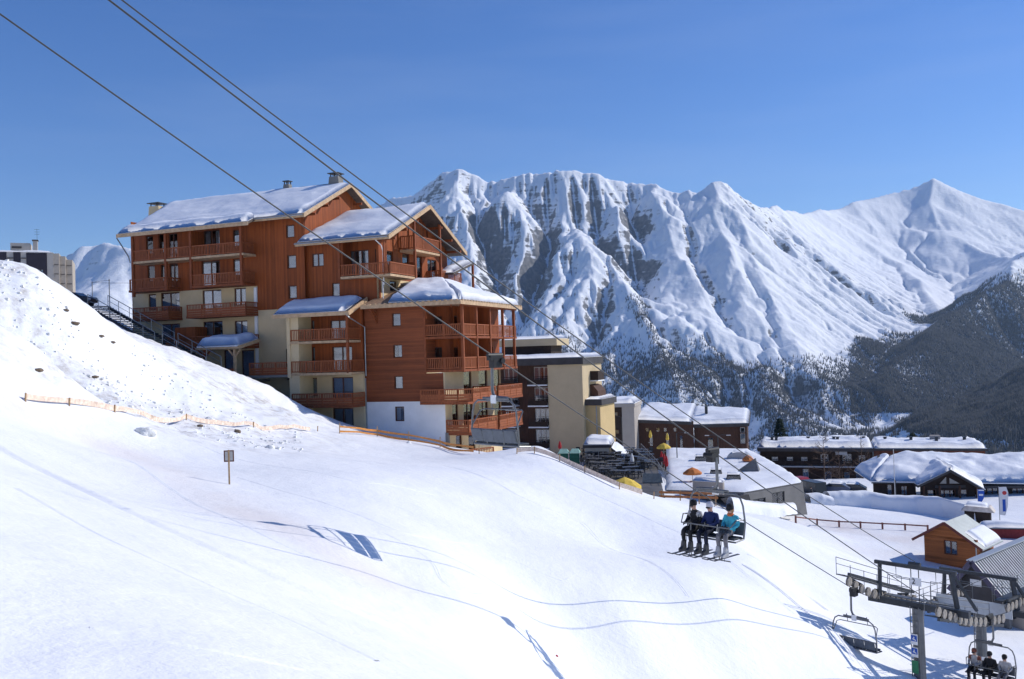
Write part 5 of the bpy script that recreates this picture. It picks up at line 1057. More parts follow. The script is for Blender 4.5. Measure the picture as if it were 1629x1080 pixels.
MB().box(-1.9, 1.9, -.9, -.84, 19-14.1, 19-13.4).build('panel', mat('pale_panel', (.5,.52,.53), .5, var=.1), p2); MB().box(2.6, 6.0, .5, .56, 19-14.4, 19-13.6).build('panel', MATS['pale_panel'], p2)

# station shed: corrugated gable roof over the drive
ST = Frame(LPt(17.0, GA_/2, -18.6), LROT); st = ST.root('lift_station', 'lift bottom station with steep grey corrugated roof', 'lift station')
gl = ST.F(1510, 938, 0); ga_ = ST.F(1545, 893, 0); gr_ = ST.F(1592, 950, 0); LEN = 11.0
COR = mat('corrugated_metal', (.27,.285,.29), .45, .45, var=.15, scale=1.2)
def corr(parent, e0, e1, r0, n=34):
    """sheet between eave e0 (front) and ridge r0, run back by LEN, with real ribs"""
    b = MB(); e0 = Vector(e0); r0 = Vector(r0); nrm = Vector((0,1,0)).cross(r0-e0).normalized()
    if nrm.z < 0: nrm = -nrm
    pts = []
    for i in range(n*4+1): y = LEN*i/(n*4); h = (0, .09, .09, 0)[i % 4]; pts.append((e0+Vector((0,y,0))+nrm*h, r0+Vector((0,y,0))+nrm*h))
    vs = [p for q in pts for p in q]; b.add(vs, [(2*i, 2*i+2, 2*i+3, 2*i+1) for i in range(len(pts)-1)]); return b.build('roof', COR, parent)
e_l = (gl[0], 0, gl[1]); apx = (ga_[0], 0, ga_[1]); e_r = (gr_[0]+.0, 0, gr_[1])
corr(st, e_l, None, apx); corr(st, e_r, None, apx)
b = MB(); b.bar((apx[0],-.1,apx[2]+.05),(apx[0],LEN,apx[2]+.05), .5, .06); b.build('ridge_cap', mat('ridge_metal', (.42,.44,.45), .45, .4, var=.1), st)
b = MB(); b.bar((e_r[0],-.1,e_r[2]-.08),(e_r[0],LEN,e_r[2]-.08), .1, .2); b.build('gutter', mat('ridge_metal', (.42,.44,.45)), st)
b = MB(); b.bar((e_l[0],-.08,e_l[2]),(apx[0],-.08,apx[2]), .06, .3); b.bar((e_r[0],-.08,e_r[2]),(apx[0],-.08,apx[2]), .06, .3); b.build('verge_board', mat('violet_trim', (.07,.06,.10), .5, var=.1), st)
zb = min(e_l[2], e_r[2]); b = MB(); b.prism([(e_l[0]+.15,zb-.9),(e_r[0]-.15,zb-.9),(e_r[0]-.1,e_r[2]),(apx[0],apx[2]-.15),(e_l[0]+.1,e_l[2])], 'y', .5, .7); b.build('gable_wall', FASCIA, st)
b = MB(); b.box(apx[0]-.3, apx[0]+.35, .46, .5, zb+.35, zb+.75); b.build('number_board', SIGNW, st)
b = MB(); b.box(e_l[0]+.3, e_r[0]-.3, 1.0, LEN-1, zb-1.6, zb-.9); b.build('machine_deck', GIRD, st)
for x in (e_l[0]+.6, e_r[0]-.6):
    for y in (2.5, 8): b = MB(); b.bar((x,y,-1),(x,y,zb-1.5), .35, .35); b.build('column', PYL, st)
b = MB(); b.lathe([(.3,-.1),(1.75,-.1),(1.85,0),(1.75,.1),(.3,.1)], (apx[0], 4.5, zb-1.9), 28); b.build('bullwheel', GIRD, st)
b = MB(); b.box(e_r[0]-2.2, e_r[0]+.2, 3.2, 8, -1, 2.6); b.build('cabin', GREYW, st)
# ------------------------------------------------------------------ smaller things on the slope and in the village
PINE = mat('pale_timber', (.42,.27,.14), .7, var=.3, scale=5); ORNET = mat('orange_net', (.62,.25,.06), .7, var=.25, scale=6); ORNET2 = mat('faded_net', (.85,.63,.50), .7, var=.3, scale=6)
# piste sign seen from behind
p = hit(365, 771); r = thing('piste_sign', 'square piste sign on a wooden post, seen from behind', 'sign', p, R(8))
b = MB(); b.bar((0,0,-.4),(0,0,1.28), .055); b.build('post', PINE, r)
MB().box(-.17, .17, .03, .05, .86, 1.24).build('board', mat('sign_back', (.55,.54,.52), .6, var=.1), r)
b = MB()
for q in ((-.18,.18,.02,.06,1.22,1.26), (-.18,.18,.02,.06,.84,.88), (-.18,-.14,.02,.06,.88,1.22), (.14,.18,.02,.06,.88,1.22)): b.box(*q)
b.build('frame', mat('brown_frame', (.15,.06,.04), .6, var=.2), r)
# safety nets: posts and strips of netting that follow the snow
def net(pts, h, label, m, strips=1, post_m=PINE, wob=.06, pw=.035):
    W = [hit(u, v) for u, v in pts]; r = thing('safety_net', label, 'safety net', W[0], 0); o = W[0]; P = []
    for a, c in zip(W[:-1], W[1:]):
        n = max(2, int((c-a).length/.8))
        for k in range(n):
            q = a.lerp(c, k/n); P.append(Vector((q.x, q.y, max(gz(q.x, q.y), q.z-.3 if strips < 3 else q.z)))-o)
    for k, q in enumerate(W):
        z0 = gz(q.x, q.y)-o.z; b = MB(); b.tube([(q.x-o.x,q.y-o.y,z0-.3),(q.x-o.x+.03,q.y-o.y,z0+h*1.25)], pw, 6); b.build('post', post_m, r)
    for s in range(strips):
        b = MB(); lo = h*(s/strips)+.08; hi = h*((s+(.8 if strips == 1 else .4))/strips)+.1; n = len(P)
        sag = [wob*math.sin(k*.9+s) for k in range(n)]
        vs = [P[k]+Vector((0,0,lo+sag[k])) for k in range(n)]+[P[k]+Vector((.01,0,hi+sag[k]*.6)) for k in range(n)]+[P[k]+Vector((0,.02,lo+sag[k])) for k in range(n)]+[P[k]+Vector((.01,.02,hi+sag[k]*.6)) for k in range(n)]
        b.add(vs, [(k,k+1,n+k+1,n+k) for k in range(n-1)]+[(2*n+k,3*n+k,3*n+k+1,2*n+k+1) for k in range(n-1)]+[(n+k,n+k+1,3*n+k+1,3*n+k) for k in range(n-1)]+[(k,2*n+k,2*n+k+1,k+1) for k in range(n-1)]); b.build('netting', m, r)
net([(40,640),(110,648),(182,656),(296,668),(403,680),(505,686)], .27, 'faded orange net strung on stakes across the snow at the left', ORNET2, 1)
net([(540,690),(600,694),(650,703),(700,712),(762,722)], .6, 'double orange net at the foot of the white plinth', ORNET, 2)
net([(822,722),(850,722),(890,734),(930,752),(985,779),(1040,794)], .34, 'orange net along the edge of the slope below the terrace', ORNET2, 1)
def fence(pts, label, h, m, nr=1):
    W = [hit(u, v) for u, v in pts]; r = thing('rail_fence', label, 'fence', W[0], 0); o = W[0]
    for q in W: g = gz(q.x,q.y)-o.z; MB().box(q.x-o.x-.07, q.x-o.x+.07, q.y-o.y-.07, q.y-o.y+.07, g-.3, g+h+.1).build('post', m, r)
    for a, c in zip(W[:-1], W[1:]):
        for k in range(nr): zz = h*(1-.5*k); MB().bar((a.x-o.x,a.y-o.y,gz(a.x,a.y)-o.z+zz),(c.x-o.x,c.y-o.y,gz(c.x,c.y)-o.z+zz), .06, .12).build('rail', m, r)
fence([(1266,832),(1300,836),(1335,839),(1369,840),(1404,842),(1440,844),(1476,846)], 'low reddish brown rail fence across the flat snow left of the hut', .55, mat('red_rail', (.20,.075,.055), .7, var=.3, scale=3))
# clods of snow and earth on the bank and along the net
CLOD = mat('dirty_snow', (.80,.78,.75), .9, var=.3, scale=6, bump=.04, bscale=6); EARTH = mat('earth', (.16,.12,.085), .95, var=.4, scale=6, bump=.05, bscale=8)
def clod(u, v, s, m, label, cat='snow lump', flat=.7):
    p = hit(u, v); n = 3; import bmesh as bmm
    bm = bmm.new(); bmm.ops.create_icosphere(bm, subdivisions=3, radius=1); rr = random.Random(int(u*7+v))
    off = [rr.uniform(0, 50) for _ in range(3)]
    for vv in bm.verts:
        k = 1 + .9*float(fbm(np.array([vv.co.x*1.3+off[0]]), np.array([vv.co.y*1.3+vv.co.z*1.1+off[1]]), 4, 5)[0]); vv.co = Vector((vv.co.x*k*s, vv.co.y*k*s, vv.co.z*k*s*flat))
    me = bpy.data.meshes.new('snow_lump'); bm.to_mesh(me); bm.free(); me.materials.append(m); me.shade_smooth(); o = link('snow_lump', me); o.location = p + Vector((0,0,s*.1)); tag(o, label, cat, 'lumps of snow and earth on the slope'); return o
LUMPS = [(232,690,.42,0),(377,687,.2,1),(430,713,.24,0),(318,678,.16,1),(332,668,.25,0),(650,705,.16,0)]
LAB = ['big white snow lump left of the piste sign','dark earthy lump right of the big snow lump','low white snow lump right of the piste sign','small dark clod under the faded net','white clod just below the faded net','small snow clod near the white plinth']
for (u, v, s, k), lb_ in zip(LUMPS, LAB): clod(u, v, s, EARTH if k else CLOD, lb_)
BL = [(118,515,.32,'brown earth patch high on the dirty snow bank'),(160,535,.2,'earthy clod in the middle of the dirty snow bank'),(104,494,.22,'small earthy clod near the bank crest'),(150,600,.2,'small earthy clod low on the dirty bank'),(60,590,.24,'earthy clod at the lower left of the bank'),(178,545,.22,'earthy clod on the right side of the bank')]
for u, v, s, l_ in BL: clod(u, v, s, EARTH, l_, 'earth clod', .35)
rq = random.Random(4)
V_, F_ = [], []
for k in range(520):   # crumbled snow over the bank, too small to tell apart
    u = rq.uniform(0, 480); top = np.interp(u, [0,60,120,170,230,330,420,480],[430,445,478,520,562,600,622,662]); v = top + rq.random()**1.3*(650+u*.06-top)
    d = at(u, v, 1); Yq = np.interp(v, [top, 660+u*.05],[60 if u > 200 else 53, 46]); x, y = d.x*Yq, Yq; z = None
    s = rq.uniform(.03, .10)*(1.6 if rq.random() < .08 else 1); o = len(V_); V_.append((x, y, s))
    
XY = np.array(V_); ZZ = ground_z(XY[:,0], XY[:,1]); b = MB()
for (x, y, s), z in zip(V_, ZZ):
    q = [Vector((rq.gauss(0,1), rq.gauss(0,1), rq.gauss(0,1))).normalized()*s*rq.uniform(.6,1.2) for _ in range(8)]
    import itertools
    j = [(-1,-1,-1),(1,-1,-1),(1,1,-1),(-1,1,-1),(-1,-1,1),(1,-1,1),(1,1,1),(-1,1,1)]
    b.add([(x+a*s*rq.uniform(.5,1), y+c*s*rq.uniform(.5,1), z+e*s*rq.uniform(.3,.8)) for a, c, e in j], [(0,3,2,1),(4,5,6,7),(0,1,5,4),(1,2,6,5),(2,3,7,6),(3,0,4,7)])
tag(b.build('snow_crumbs', CLOD), 'crumbled dirty snow strewn over the steep bank at the left', 'snow crumbs', kind='stuff')
# ski tracks: low ridges of pushed-up snow winding down the slope
def drape(px, w_, h_, b, wav=0.0, seed=0):
    W = [hit(u, v) for u, v in px]; P = []
    for a, c in zip(W[:-1], W[1:]):
        n = max(3, int((c-a).length/.25)); P += [a.lerp(c, k/n) for k in range(n)]
    x = np.array([q.x for q in P]); y = np.array([q.y for q in P]); 
    for _ in range(12): x[1:-1] = (x[:-2]+2*x[1:-1]+x[2:])/4; y[1:-1] = (y[:-2]+2*y[1:-1]+y[2:])/4
    s = np.arange(len(x)); dx = np.gradient(x); dy = np.gradient(y); l_ = np.hypot(dx, dy)+1e-6; nx_, ny_ = -dy/l_, dx/l_
    o_ = wav*np.sin(s*.09+seed); x = x+nx_*o_; y = y+ny_*o_; hv = h_*(1+.9*fbm(s/9.0+seed*3.1, s*0.0, 3, 55)); rows = []
    for f, hh_ in ((-1.6,-.02), (-.5,.5), (0,1), (.6,.45), (1.6,-.02)):
        X = x+nx_*w_*f; Y = y+ny_*w_*f; rows.append(np.stack([X, Y, ground_z(X, Y)+np.where(hh_ < 0, -.012, hv*hh_)], -1))
    n = len(x); o = len(b.v); b.v += [tuple(p) for r_ in rows for p in r_]; b.f += [(o+i*n+k, o+i*n+k+1, o+(i+1)*n+k+1, o+(i+1)*n+k) for i in range(4) for k in range(n-1)]
tb_ = MB(); drape([(1,712),(100,764),(200,812),(300,858),(420,912),(540,966),(640,1004)], .22, .085, tb_)
for k, px in enumerate([[(20,660),(160,720),(300,792),(430,860),(560,930),(700,1010)], [(1,770),(150,850),(330,930),(520,1010),(640,1070)], [(380,760),(520,800),(640,850),(760,870),(900,930)], [(620,850),(700,900),(690,930),(760,960),(860,985)], [(700,740),(820,790),(930,830),(1040,900),(1090,960)], [(900,770),(1000,810),(1120,860),(1200,930),(1260,980)], [(300,700),(430,740),(560,770),(700,790)], [(150,1000),(350,1040),(520,1075)], [(1190,885),(1230,910),(1280,945),(1320,975)], [(1180,900),(1240,940),(1300,990)]]):
    for off in (0, 5): drape([(u+off, v+off*.3) for u, v in px], .045, .014 if k < 8 else .06, tb_, .25, k*1.7)
tag(link('ski_tracks', b_raw(tb_, 'ski_tracks', SNOW)), 'ski tracks and pushed up snow ridges winding down the piste', 'ski tracks', kind='stuff').data.shade_smooth()
# a small red glove lying at the bottom
p = hit(885, 1045); b = MB(); b.tube([(-.06,0,.02),(0,.01,.035),(.07,0,.02)], [.03,.045,.02], 8); b.tube([(.0,.02,.03),(.03,.07,.03)], .016, 6); o = b.build('lost_glove', mat('red_cloth', (.45,.02,.02), .7, var=.2), smooth=True); o.location = p; tag(o, 'tiny red glove lying on the snow near the bottom edge', 'glove')

# stairway down between the bank and the chalet
A0 = at(156, 486, 86.5); A1 = at(262, 546, 82.5); A2 = at(340, 586, 80)
sw = thing('stairway', 'dark steel outdoor stairway with galvanised handrails beside the chalet', 'stairs', A0, 0)
def flight(P, Q, n, w_):
    d = (Q-P); dh = Vector((d.x, d.y, 0)).normalized(); sd = Vector((-dh.y, dh.x, 0))
    for k in range(n):
        c = P + d*((k+.5)/n) - A0; b = MB(); b.bar(c-sd*w_/2, c+sd*w_/2, d.length/n*.9, .07); b.build('step', DARKST, sw)
    for s in (-1, 1):
        b = MB(); a = P-A0+sd*s*w_/2; e = Q-A0+sd*s*w_/2; b.bar(a-Vector((0,0,.15)), e-Vector((0,0,.15)), .06, .25); b.build('stringer', DARKST, sw)
        b = MB(); m_ = max(3, int(d.length/1.5))
        for i in range(m_+1): c = a.lerp(e, i/m_); b.tube([c-Vector((0,0,.1)), c+Vector((0,0,1.0))], .03, 6)
        b.tube([a+Vector((0,0,1.0)), e+Vector((0,0,1.0))], .035, 6); b.tube([a+Vector((0,0,.5)), e+Vector((0,0,.5))], .02, 6); b.build('handrail', STEEL, sw)
flight(A0, A1, 22, 2.2); flight(A1+Vector((.6,-.25,-.1)), A2, 12, 1.8)
# wire frame on the hill and parked car
p = at(147, 470, 100); r = thing('wire_mast', 'two thin posts with wires on the hill left of the chalet', 'posts', p, 0); b = MB(); b.tube([(0,0,-3),(0,0,1.5)], .05, 6); b.build('mast', STEEL, r)
b = MB(); b.tube([(1.85,0,-3),(1.85,0,1.75)], .05, 6); b.tube([(1.75,0,1.6),(1.95,0,1.6)], .04, 6); b.build('mast', STEEL, r); b = MB(); b.tube([(0,0,1.45),(1.85,0,1.6)], .015, 5); b.tube([(0,0,1.4),(1.85,0,1.3),(5,0,1.2)], .015, 5); b.build('wire', CABLE, r)
def car(label, loc, rot, paint, glassy=True, van=False, group=None, snow=False):
    r = thing('parked_car', label, 'van' if van else 'car', loc, rot, group); H = 1.9 if van else 1.42; b = MB()
    prof = [(-2.05,.35),(-2.1,.75),(-1.95,.92),(-1.15,1.0),(-.45,H),(1.2,H),(1.85,1.05),(2.08,.95),(2.1,.4)] if not van else [(-2.3,.35),(-2.35,.9),(-1.7,1.1),(-1.2,H),(2.2,H),(2.3,.4)]
    b.prism(prof, 'y', -.82, .82); b.build('bodywork', paint, r, bevel=.06)
    for s in (-1, 1):
        b = MB(); y = s*.826; b.prism([(-1.0,1.02),(-.42,H-.1),(1.1,H-.1),(1.6,1.04)] if not van else [(-1.5,1.15),(-1.1,H-.12),(.2,H-.12),(.2,1.1)], 'y', y-.008, y+.008); b.build('side_window', mat('car_glass', (.02,.025,.03), .08, spec=.6), r)
        for x in (-1.3, 1.3):
            b = MB(); b.tube([(x, s*.62, .32), (x, s*.84, .32)], .32, 16); w_ = b.build('wheel', BLACK, r); b = MB(); b.tube([(x, s*.84, .32), (x, s*.855, .32)], .18, 12); b.build('rim', ZINC, w_)
        MB().box(-2.14, -2.06, s*.62-.14, s*.62+.14, .62, .76).build('headlight', SIGNW, r)
    b = MB(); b.add([(-1.12,-.7,1.03),(-1.12,.7,1.03),(-.5,.64,H-.04),(-.5,-.64,H-.04)], [(0,1,2,3)]) if not van else b.add([(-1.72,-.7,1.14),(-1.72,.7,1.14),(-1.24,.66,H-.06),(-1.24,-.66,H-.06)], [(0,1,2,3)])
    o = b.build('windscreen', MATS['car_glass'], r); o.location = (-.012, 0, .012)
    if snow: snow_blanket('snow_cap', r, [[(-.4,-.75,H),(1.2,-.75,H)],[(-.4,.75,H),(1.2,.75,H)]], .25, 90, res=.2)
    return r
def paint(n, c): return mat(n, c, .35, .1, var=.05, spec=.5)
p = at(118, 474, 92); car('dark car parked on the hill behind the snow bank', p+Vector((0,0,-.9)), R(170), paint('dark_paint', (.03,.035,.04)))
CZ = -18.4
for k, (u, v, col, lab, rot, van, sn) in enumerate([(1222,758,(.6,.6,.6),'white car at the left end of the row behind the concrete hall',-70,False,False),(1246,764,(.05,.055,.06),'dark grey car second in the row behind the concrete hall',-72,False,False),(1270,769,(.32,.02,.03),'red car in the row behind the concrete hall',-68,False,False),(1291,783,(.02,.025,.03),'black van right of the concrete hall',-75,True,False),(1327,781,(.08,.1,.16),'dark blue car half hidden by the snow wall',-30,False,True),(1352,782,(.03,.03,.035),'black snow dusted car in front of the lodge windows',-25,False,True)]):
    q = at(u, v+3, 138 if k < 3 else 122); q.z -= .1; car(lab, q, R(rot), paint('paint_%d' % k, col), van=van, group='cars parked in the village', snow=sn)
# snow banks ploughed up round the flat
def bank(pts, label, seed):
    """pts: (u, v_top, v_bottom, Y)"""
    V = []; n = len(pts); res = 12; P = []
    for (u0,t0,b0,y0),(u1,t1,b1,y1) in zip(pts[:-1], pts[1:]):
        for k in range(res): f = k/res; P.append((u0+(u1-u0)*f, t0+(t1-t0)*f, b0+(b1-b0)*f, y0+(y1-y0)*f))
    P.append(pts[-1]); m = len(P); cols = 9
    for (u, t, bt, y) in P:
        a = at(u, bt, y); c = at(u, t, y+.9); w_ = max(.3, c.z-a.z)
        prof = [(-.15,-.6),(0,0),(.12,.45),(.3,.8),(.7,1.0),(1.3,1.02),(2.2,.85),(3.0,.4),(3.6,-.6)]
        for dy, h in prof: V.append((a.x, a.y+dy, a.z+w_*h))
    V = np.array(V); V[:,2] += .22*fbm(V[:,0]/1.2, V[:,1]/1.2, 4, seed); V[:,1] += .25*fbm(V[:,0]/.9, V[:,2]/.9, 3, seed+3)
    o = link('snow_bank', np_mesh('snow_bank', V, grid_faces(m, cols)[:, ::-1], SNOW)); tag(o, kind='structure')
bank([(1322,783,799,104),(1345,781,801,104),(1385,781,803,104),(1420,788,806,103),(1460,789,808,102),(1500,790,814,100),(1530,799,820,97),(1552,806,826,95)], '', 31)
bank([(1168,792,814,84),(1195,797,816,86),(1225,801,817,88),(1250,802,814,90),(1268,800,811,93)], '', 33); bank([(1290,786,800,103),(1310,784,799,103),(1328,790,800,103)], '', 35)
# small snowy shelters right of the flat
q = atz(1556, 824, -18.2); r = thing('snowy_kiosk', 'small dark kiosk under a heavy snow cap beside the snow wall', 'kiosk', q, R(-30)); MB().box(-1.2,1.2,-.8,.8,-.5,.9).build('walls', DKBROWN, r); b = MB(); b.prism([(-1.5,.85),(1.6,.75),(1.2,1.25),(-1.0,1.35)], 'y', -1.0, 1.0); b.build('roof', mat('tarp', (.62,.56,.5), .8, var=.2, scale=2), r); snow_blanket('snow_cap', r, [[(-1.2,-.9,1.28),(1.1,-.9,1.2)],[(-1.1,.9,1.32),(1.0,.9,1.22)]], .4, 95, res=.2)
q = atz(1598, 852, -18.2); r = thing('red_stand', 'long low red stand with snow on top behind the hut', 'stand', q, R(-12)); MB().box(-1.8,2.4,-.7,.7,-.4,.75).build('body', mat('red_panel', (.25,.03,.03), .6, var=.2), r); b=MB(); b.box(-2.0,2.5,-.9,.9,.75,.85); b.build('roof', FASCIA, r); snow_blanket('snow_cap', r, [[(-2.0,-.9,.85),(2.4,-.9,.85)],[(-2.0,.9,.85),(2.4,.9,.85)]], .45, 96, res=.2)
# flags, lamp posts, pole
for (u, v0, v1, Y, wv, m1, lab) in ((1556,778,806,112,.75,BLUE,'tall blue and white banner flag left of the hall doorway corner'),(1591,774,838,92,.85,mat('flag_white', (.7,.7,.7), .7, var=.05),'tall white feather flag with red and blue marks')):
    p = at(u, v1, Y); h = (v1-v0)/FPX*Y; r = thing('banner_flag', lab, 'flag', p, R(-15)); b = MB(); b.tube([(0,0,-.6),(0,0,h)], .03, 6); b.build('pole', STEEL, r)
    b = MB(); n = 8; pts = [(.04+wv*math.sin(math.pi*min(1,(k+1)/n*1.1)*.5)*(1 if k < n-1 else .5), h*(1-k/n*.0)) for k in range(n)]
    b.prism([(.03,h*.98),(wv*.8,h*.99),(wv,h*.85),(wv*.9,h*.5),(wv*.6,h*.28),(.03,h*.3)], 'y', -.01, .01); b.build('cloth', m1, r)
    if m1 is BLUE: MB().box(.15, .6, -.016, -.011, h*.62, h*.72).build('mark', SIGNW, r); MB().box(.1, .7, -.016, -.011, h*.9, h*.96).build('mark', SIGNW, r)
    else: b = MB(); b.tube([(.5,-.02,h*.84),(.5,-.012,h*.84)], .2, 14); b.build('mark', mat('flag_red', (.5,.05,.05), .6, var=.05), r); MB().box(.3, .58, -.016, -.011, h*.38, h*.68).build('mark', BLUE, r)
p = at(1424, 790, 112); r = thing('flag_pole', 'thin pale pole rising in front of the long lodge', 'pole', p, 0); b = MB(); b.tube([(0,0,-1),(0,0,5.6)], .06, 8, r1=.04); b.build('shaft', LIGHTFR, r); b = MB(); b.lathe([(.0,5.6),(.06,5.66),(0,5.72)], n=8); b.build('knob', LIGHTFR, r)
p = at(1424-0, 786, 108)
def lamp(u, v0, v1, Y, lab, arms):
    p = at(u, v1, Y); h = (v1-v0)/FPX*Y; r = thing('street_lamp', lab, 'street lamp', p, R(-10), 'street lamps of the village'); b = MB(); b.tube([(0,0,-2),(0,0,h)], .06, 8); b.build('pole', DARKST, r)
    for s in arms: b = MB(); b.tube([(0,0,h),(s*.5,0,h+.18),(s*1.1,0,h+.1)], .03, 6); b.build('arm', DARKST, r); MB().cbox((s*1.25,0,h+.1), (.5,.25,.08)).build('lamp_head', LIGHTFR, r)
lamp(1143, 694, 730, 110, 'black street lamp with two bent arms behind the riders cable', (-1, 1)); lamp(1077, 690, 722, 118, 'street lamp with a single pale arm in front of the brown lodge', (1,)); lamp(990, 664, 700, 135, 'street lamp with a round pale head beside the grey house', (-1,)); lamp(1425, 764, 786, 112, 'short street lamp left of the log hall', (-1,))
# trees
def fir(loc, h, label):
    r = thing('fir_tree', label, 'tree', loc, 0); b = MB(); b.tube([(0,0,-1),(0,0,h*.95)], .22, 8, r1=.03); b.build('trunk', BROWN, r)
    rr = random.Random(9); V = []; F = []; b = MB()
    for k in range(1500):
        f = rr.random()**.8; z = h*(.08+.9*f); R_ = (1-f)**.85*h*.27*(.75+.5*rr.random())*(1+.25*math.sin(z*7)); a = rr.uniform(0, 6.28); q = rr.uniform(.35, 1)
        c = Vector((R_*q*math.cos(a), R_*q*math.sin(a), z-R_*q*.35)); dr = Vector((math.cos(a), math.sin(a), -.45)).normalized(); sd = Vector((-math.sin(a), math.cos(a), 0)); l = rr.uniform(.25,.55)
        b.add([c, c+dr*l*.6+sd*l*.28, c+dr*l*1.2, c+dr*l*.6-sd*l*.28, c+dr*l*.6-Vector((0,0,.12))], [(0,1,4),(1,2,4),(2,3,4),(3,0,4),(0,3,2,1)])
    b.build('crown', mat('fir_needles', (.018,.035,.022), .8, var=.5, scale=3), r)
p = at(1241, 700, 165); fir(p+Vector((0,0,-3.5)), 7.6, 'single dark fir tree behind the long lodge')
for u, v0, v1, lab in ((1452,688,704,'small dark fir tip above the right part of the long lodge'),): fir(at(u, v1, 175)+Vector((0,0,-2)), 4.0, lab)
TWIG = mat('bare_twigs', (.13,.085,.06), .9, var=.3, scale=3)
def bare_tree(loc, h, label, seed):
    r = thing('bare_tree', label, 'tree', loc, 0, 'leafless trees before the long lodge'); rr = random.Random(seed); tk = MB(); br = MB(); tk.tube([(0,0,-.6),(.05,0,h*.5),(.0,.05,h)], .12, 7, r1=.02); tk.build('trunk', TWIG, r)
    def grow(p, d, l, rad, lev):
        q = p + d*l; m_ = p.lerp(q, .5) + Vector((rr.gauss(0,.04), rr.gauss(0,.04), 0))*l; br.tube([p, m_, q], rad, 4, r1=rad*.45, cap=False)
        if lev:
            for k in range(rr.randint(3, 4)):
                nd = (d + Vector((rr.gauss(0,.5), rr.gauss(0,.5), rr.gauss(.2,.35)))).normalized(); grow(p.lerp(q, rr.uniform(.35, 1)), nd, l*rr.uniform(.45,.7), rad*.55, lev-1)
    for k in range(26):
        f = rr.uniform(.15, .97); a = rr.uniform(0, 6.28); up = rr.uniform(.15, .7); grow(Vector((0,0,h*f)), Vector((math.cos(a), math.sin(a), up)).normalized(), h*.3*(1.15-f), .035, 2)
    br.build('crown', TWIG, r)
bare_tree(at(1312, 778, 140), 8.2, 'bushy leafless tree in front of the left half of the long lodge', 3); bare_tree(at(1372, 778, 142), 8.6, 'tall leafless tree where the two lodge roofs meet', 5)
bare_tree(at(1336, 778, 142), 6.0, 'lower leafless tree between the two taller ones', 8)
# terrace furniture
TABM = mat('table_dark', (.025,.025,.028), .45, var=.4, scale=3); TOPM = mat('table_top', (.07,.07,.075), .35, var=.5, scale=3)
def table_set():
    r = thing('terrace_table', 'dark picnic table with benches in the rows on the terrace', 'table', group='picnic tables on the terrace')
    MB().box(-.9,.9,-.4,.4,.72,.78).build('table_top', TOPM, r)
    for s in (-1, 1): MB().box(-.9,.9,s*.75-.14,s*.75+.14,.43,.48).build('bench', TABM, r)
    for x in (-.65, .65):
        b = MB(); b.bar((x,-.75,0),(x,-.2,.72), .08); b.bar((x,.75,0),(x,.2,.72), .08); b.bar((x,-.8,.4),(x,.8,.4), .08); b.build('leg_frame', TABM, r)
    return r
def chair_set():
    r = thing('terrace_chair', 'black chair among the terrace tables', 'chair', group='black chairs on the terrace'); MB().box(-.24,.24,-.24,.24,.43,.47).build('seat', TABM, r); MB().box(-.24,.24,.2,.25,.5,.95).build('backrest', TABM, r)
    for x in (-.2,.2):
        for y in (-.2,.2): MB().box(x-.02,x+.02,y-.02,y+.02,0,.43).build('leg', TABM, r)
    return r
def lerp(a, c, f): return a + (c-a)*f
ORD = ['first','second','third','fourth','fifth','sixth','seventh','eighth']
T0, C0 = table_set(), chair_set(); ut = uc = False; rq = random.Random(12)
for row in range(8):
    for k in range(5):
        f, g = row/7, k/4; u = lerp(lerp(948,1012,f), lerp(1010,1046,f), g) - 0*row; v = lerp(726, 764, f) + g*(6+4*f); u = lerp(950, 1036, g) + (f-.5)*26 + rq.uniform(-7,7); v = lerp(722, 757, f) + g*9*f + rq.uniform(-2.5,2.5)
        if u > 1020 and v > 746: continue
        o = T0 if not ut else copy_tree(T0); ut = True; p = onter(u, v); o.location = p; o.rotation_euler = (0,0,R(-20+rq.uniform(-40,40))); o['label'] = 'dark picnic table, %s from the left in the %s row counted from the shop' % (ORD[k], ORD[row])
        if rq.random() < .8:
            c = C0 if not uc else copy_tree(C0); uc = True; c.location = p + Vector((rq.choice((-1.3,1.3)), rq.uniform(-.5,.5), 0)); c.rotation_euler = (0,0,rq.uniform(0,6.28)); c['label'] = 'black chair beside the %s table of the %s row from the shop' % (ORD[k], ORD[row])
def parasol(loc, kind, m, label, h=2.4, group='parasols of the terrace', rad=1.3):
    r = thing('parasol', label, 'parasol', loc, rq.uniform(0,1), group); b = MB(); b.tube([(0,0,-.3),(0,0,h)], .03, 6); b.build('pole', LIGHTFR, r)
    b = MB()
    if kind == 'open':
        n = 8; top = (0,0,h); rim = [(rad*math.cos(k*math.pi/4), rad*math.sin(k*math.pi/4), h-.55) for k in range(n)]; mid = [(rad*.55*math.cos(k*math.pi/4), rad*.55*math.sin(k*math.pi/4), h-.22) for k in range(n)]; fl = [(x,y,z-.18) for x,y,z in rim]
        b.add([top]+mid+rim+fl, [(0,1+k,1+(k+1)%n) for k in range(n)]+[(1+k,1+n+k,1+n+(k+1)%n,1+(k+1)%n) for k in range(n)]+[(1+n+k,1+2*n+k,1+2*n+(k+1)%n,1+n+(k+1)%n) for k in range(n)])
    else: b.lathe([(.05,h*.38),(.17,h*.42),(.22,h*.55),(.15,h*.8),(.05,h)], n=9)
    b.build('canopy', m, r)
    MB().cbox((0,0,.0), (.5,.5,.1)).build('base', CONC, r); return r
RED = mat('red_parasol', (.42,.025,.03), .8, var=.2); ORA = mat('orange_parasol', (.58,.19,.05), .8, var=.2); YEL = mat('yellow_parasol', (.72,.5,.08), .8, var=.2); WHP = mat('white_parasol', (.72,.72,.7), .8, var=.1)
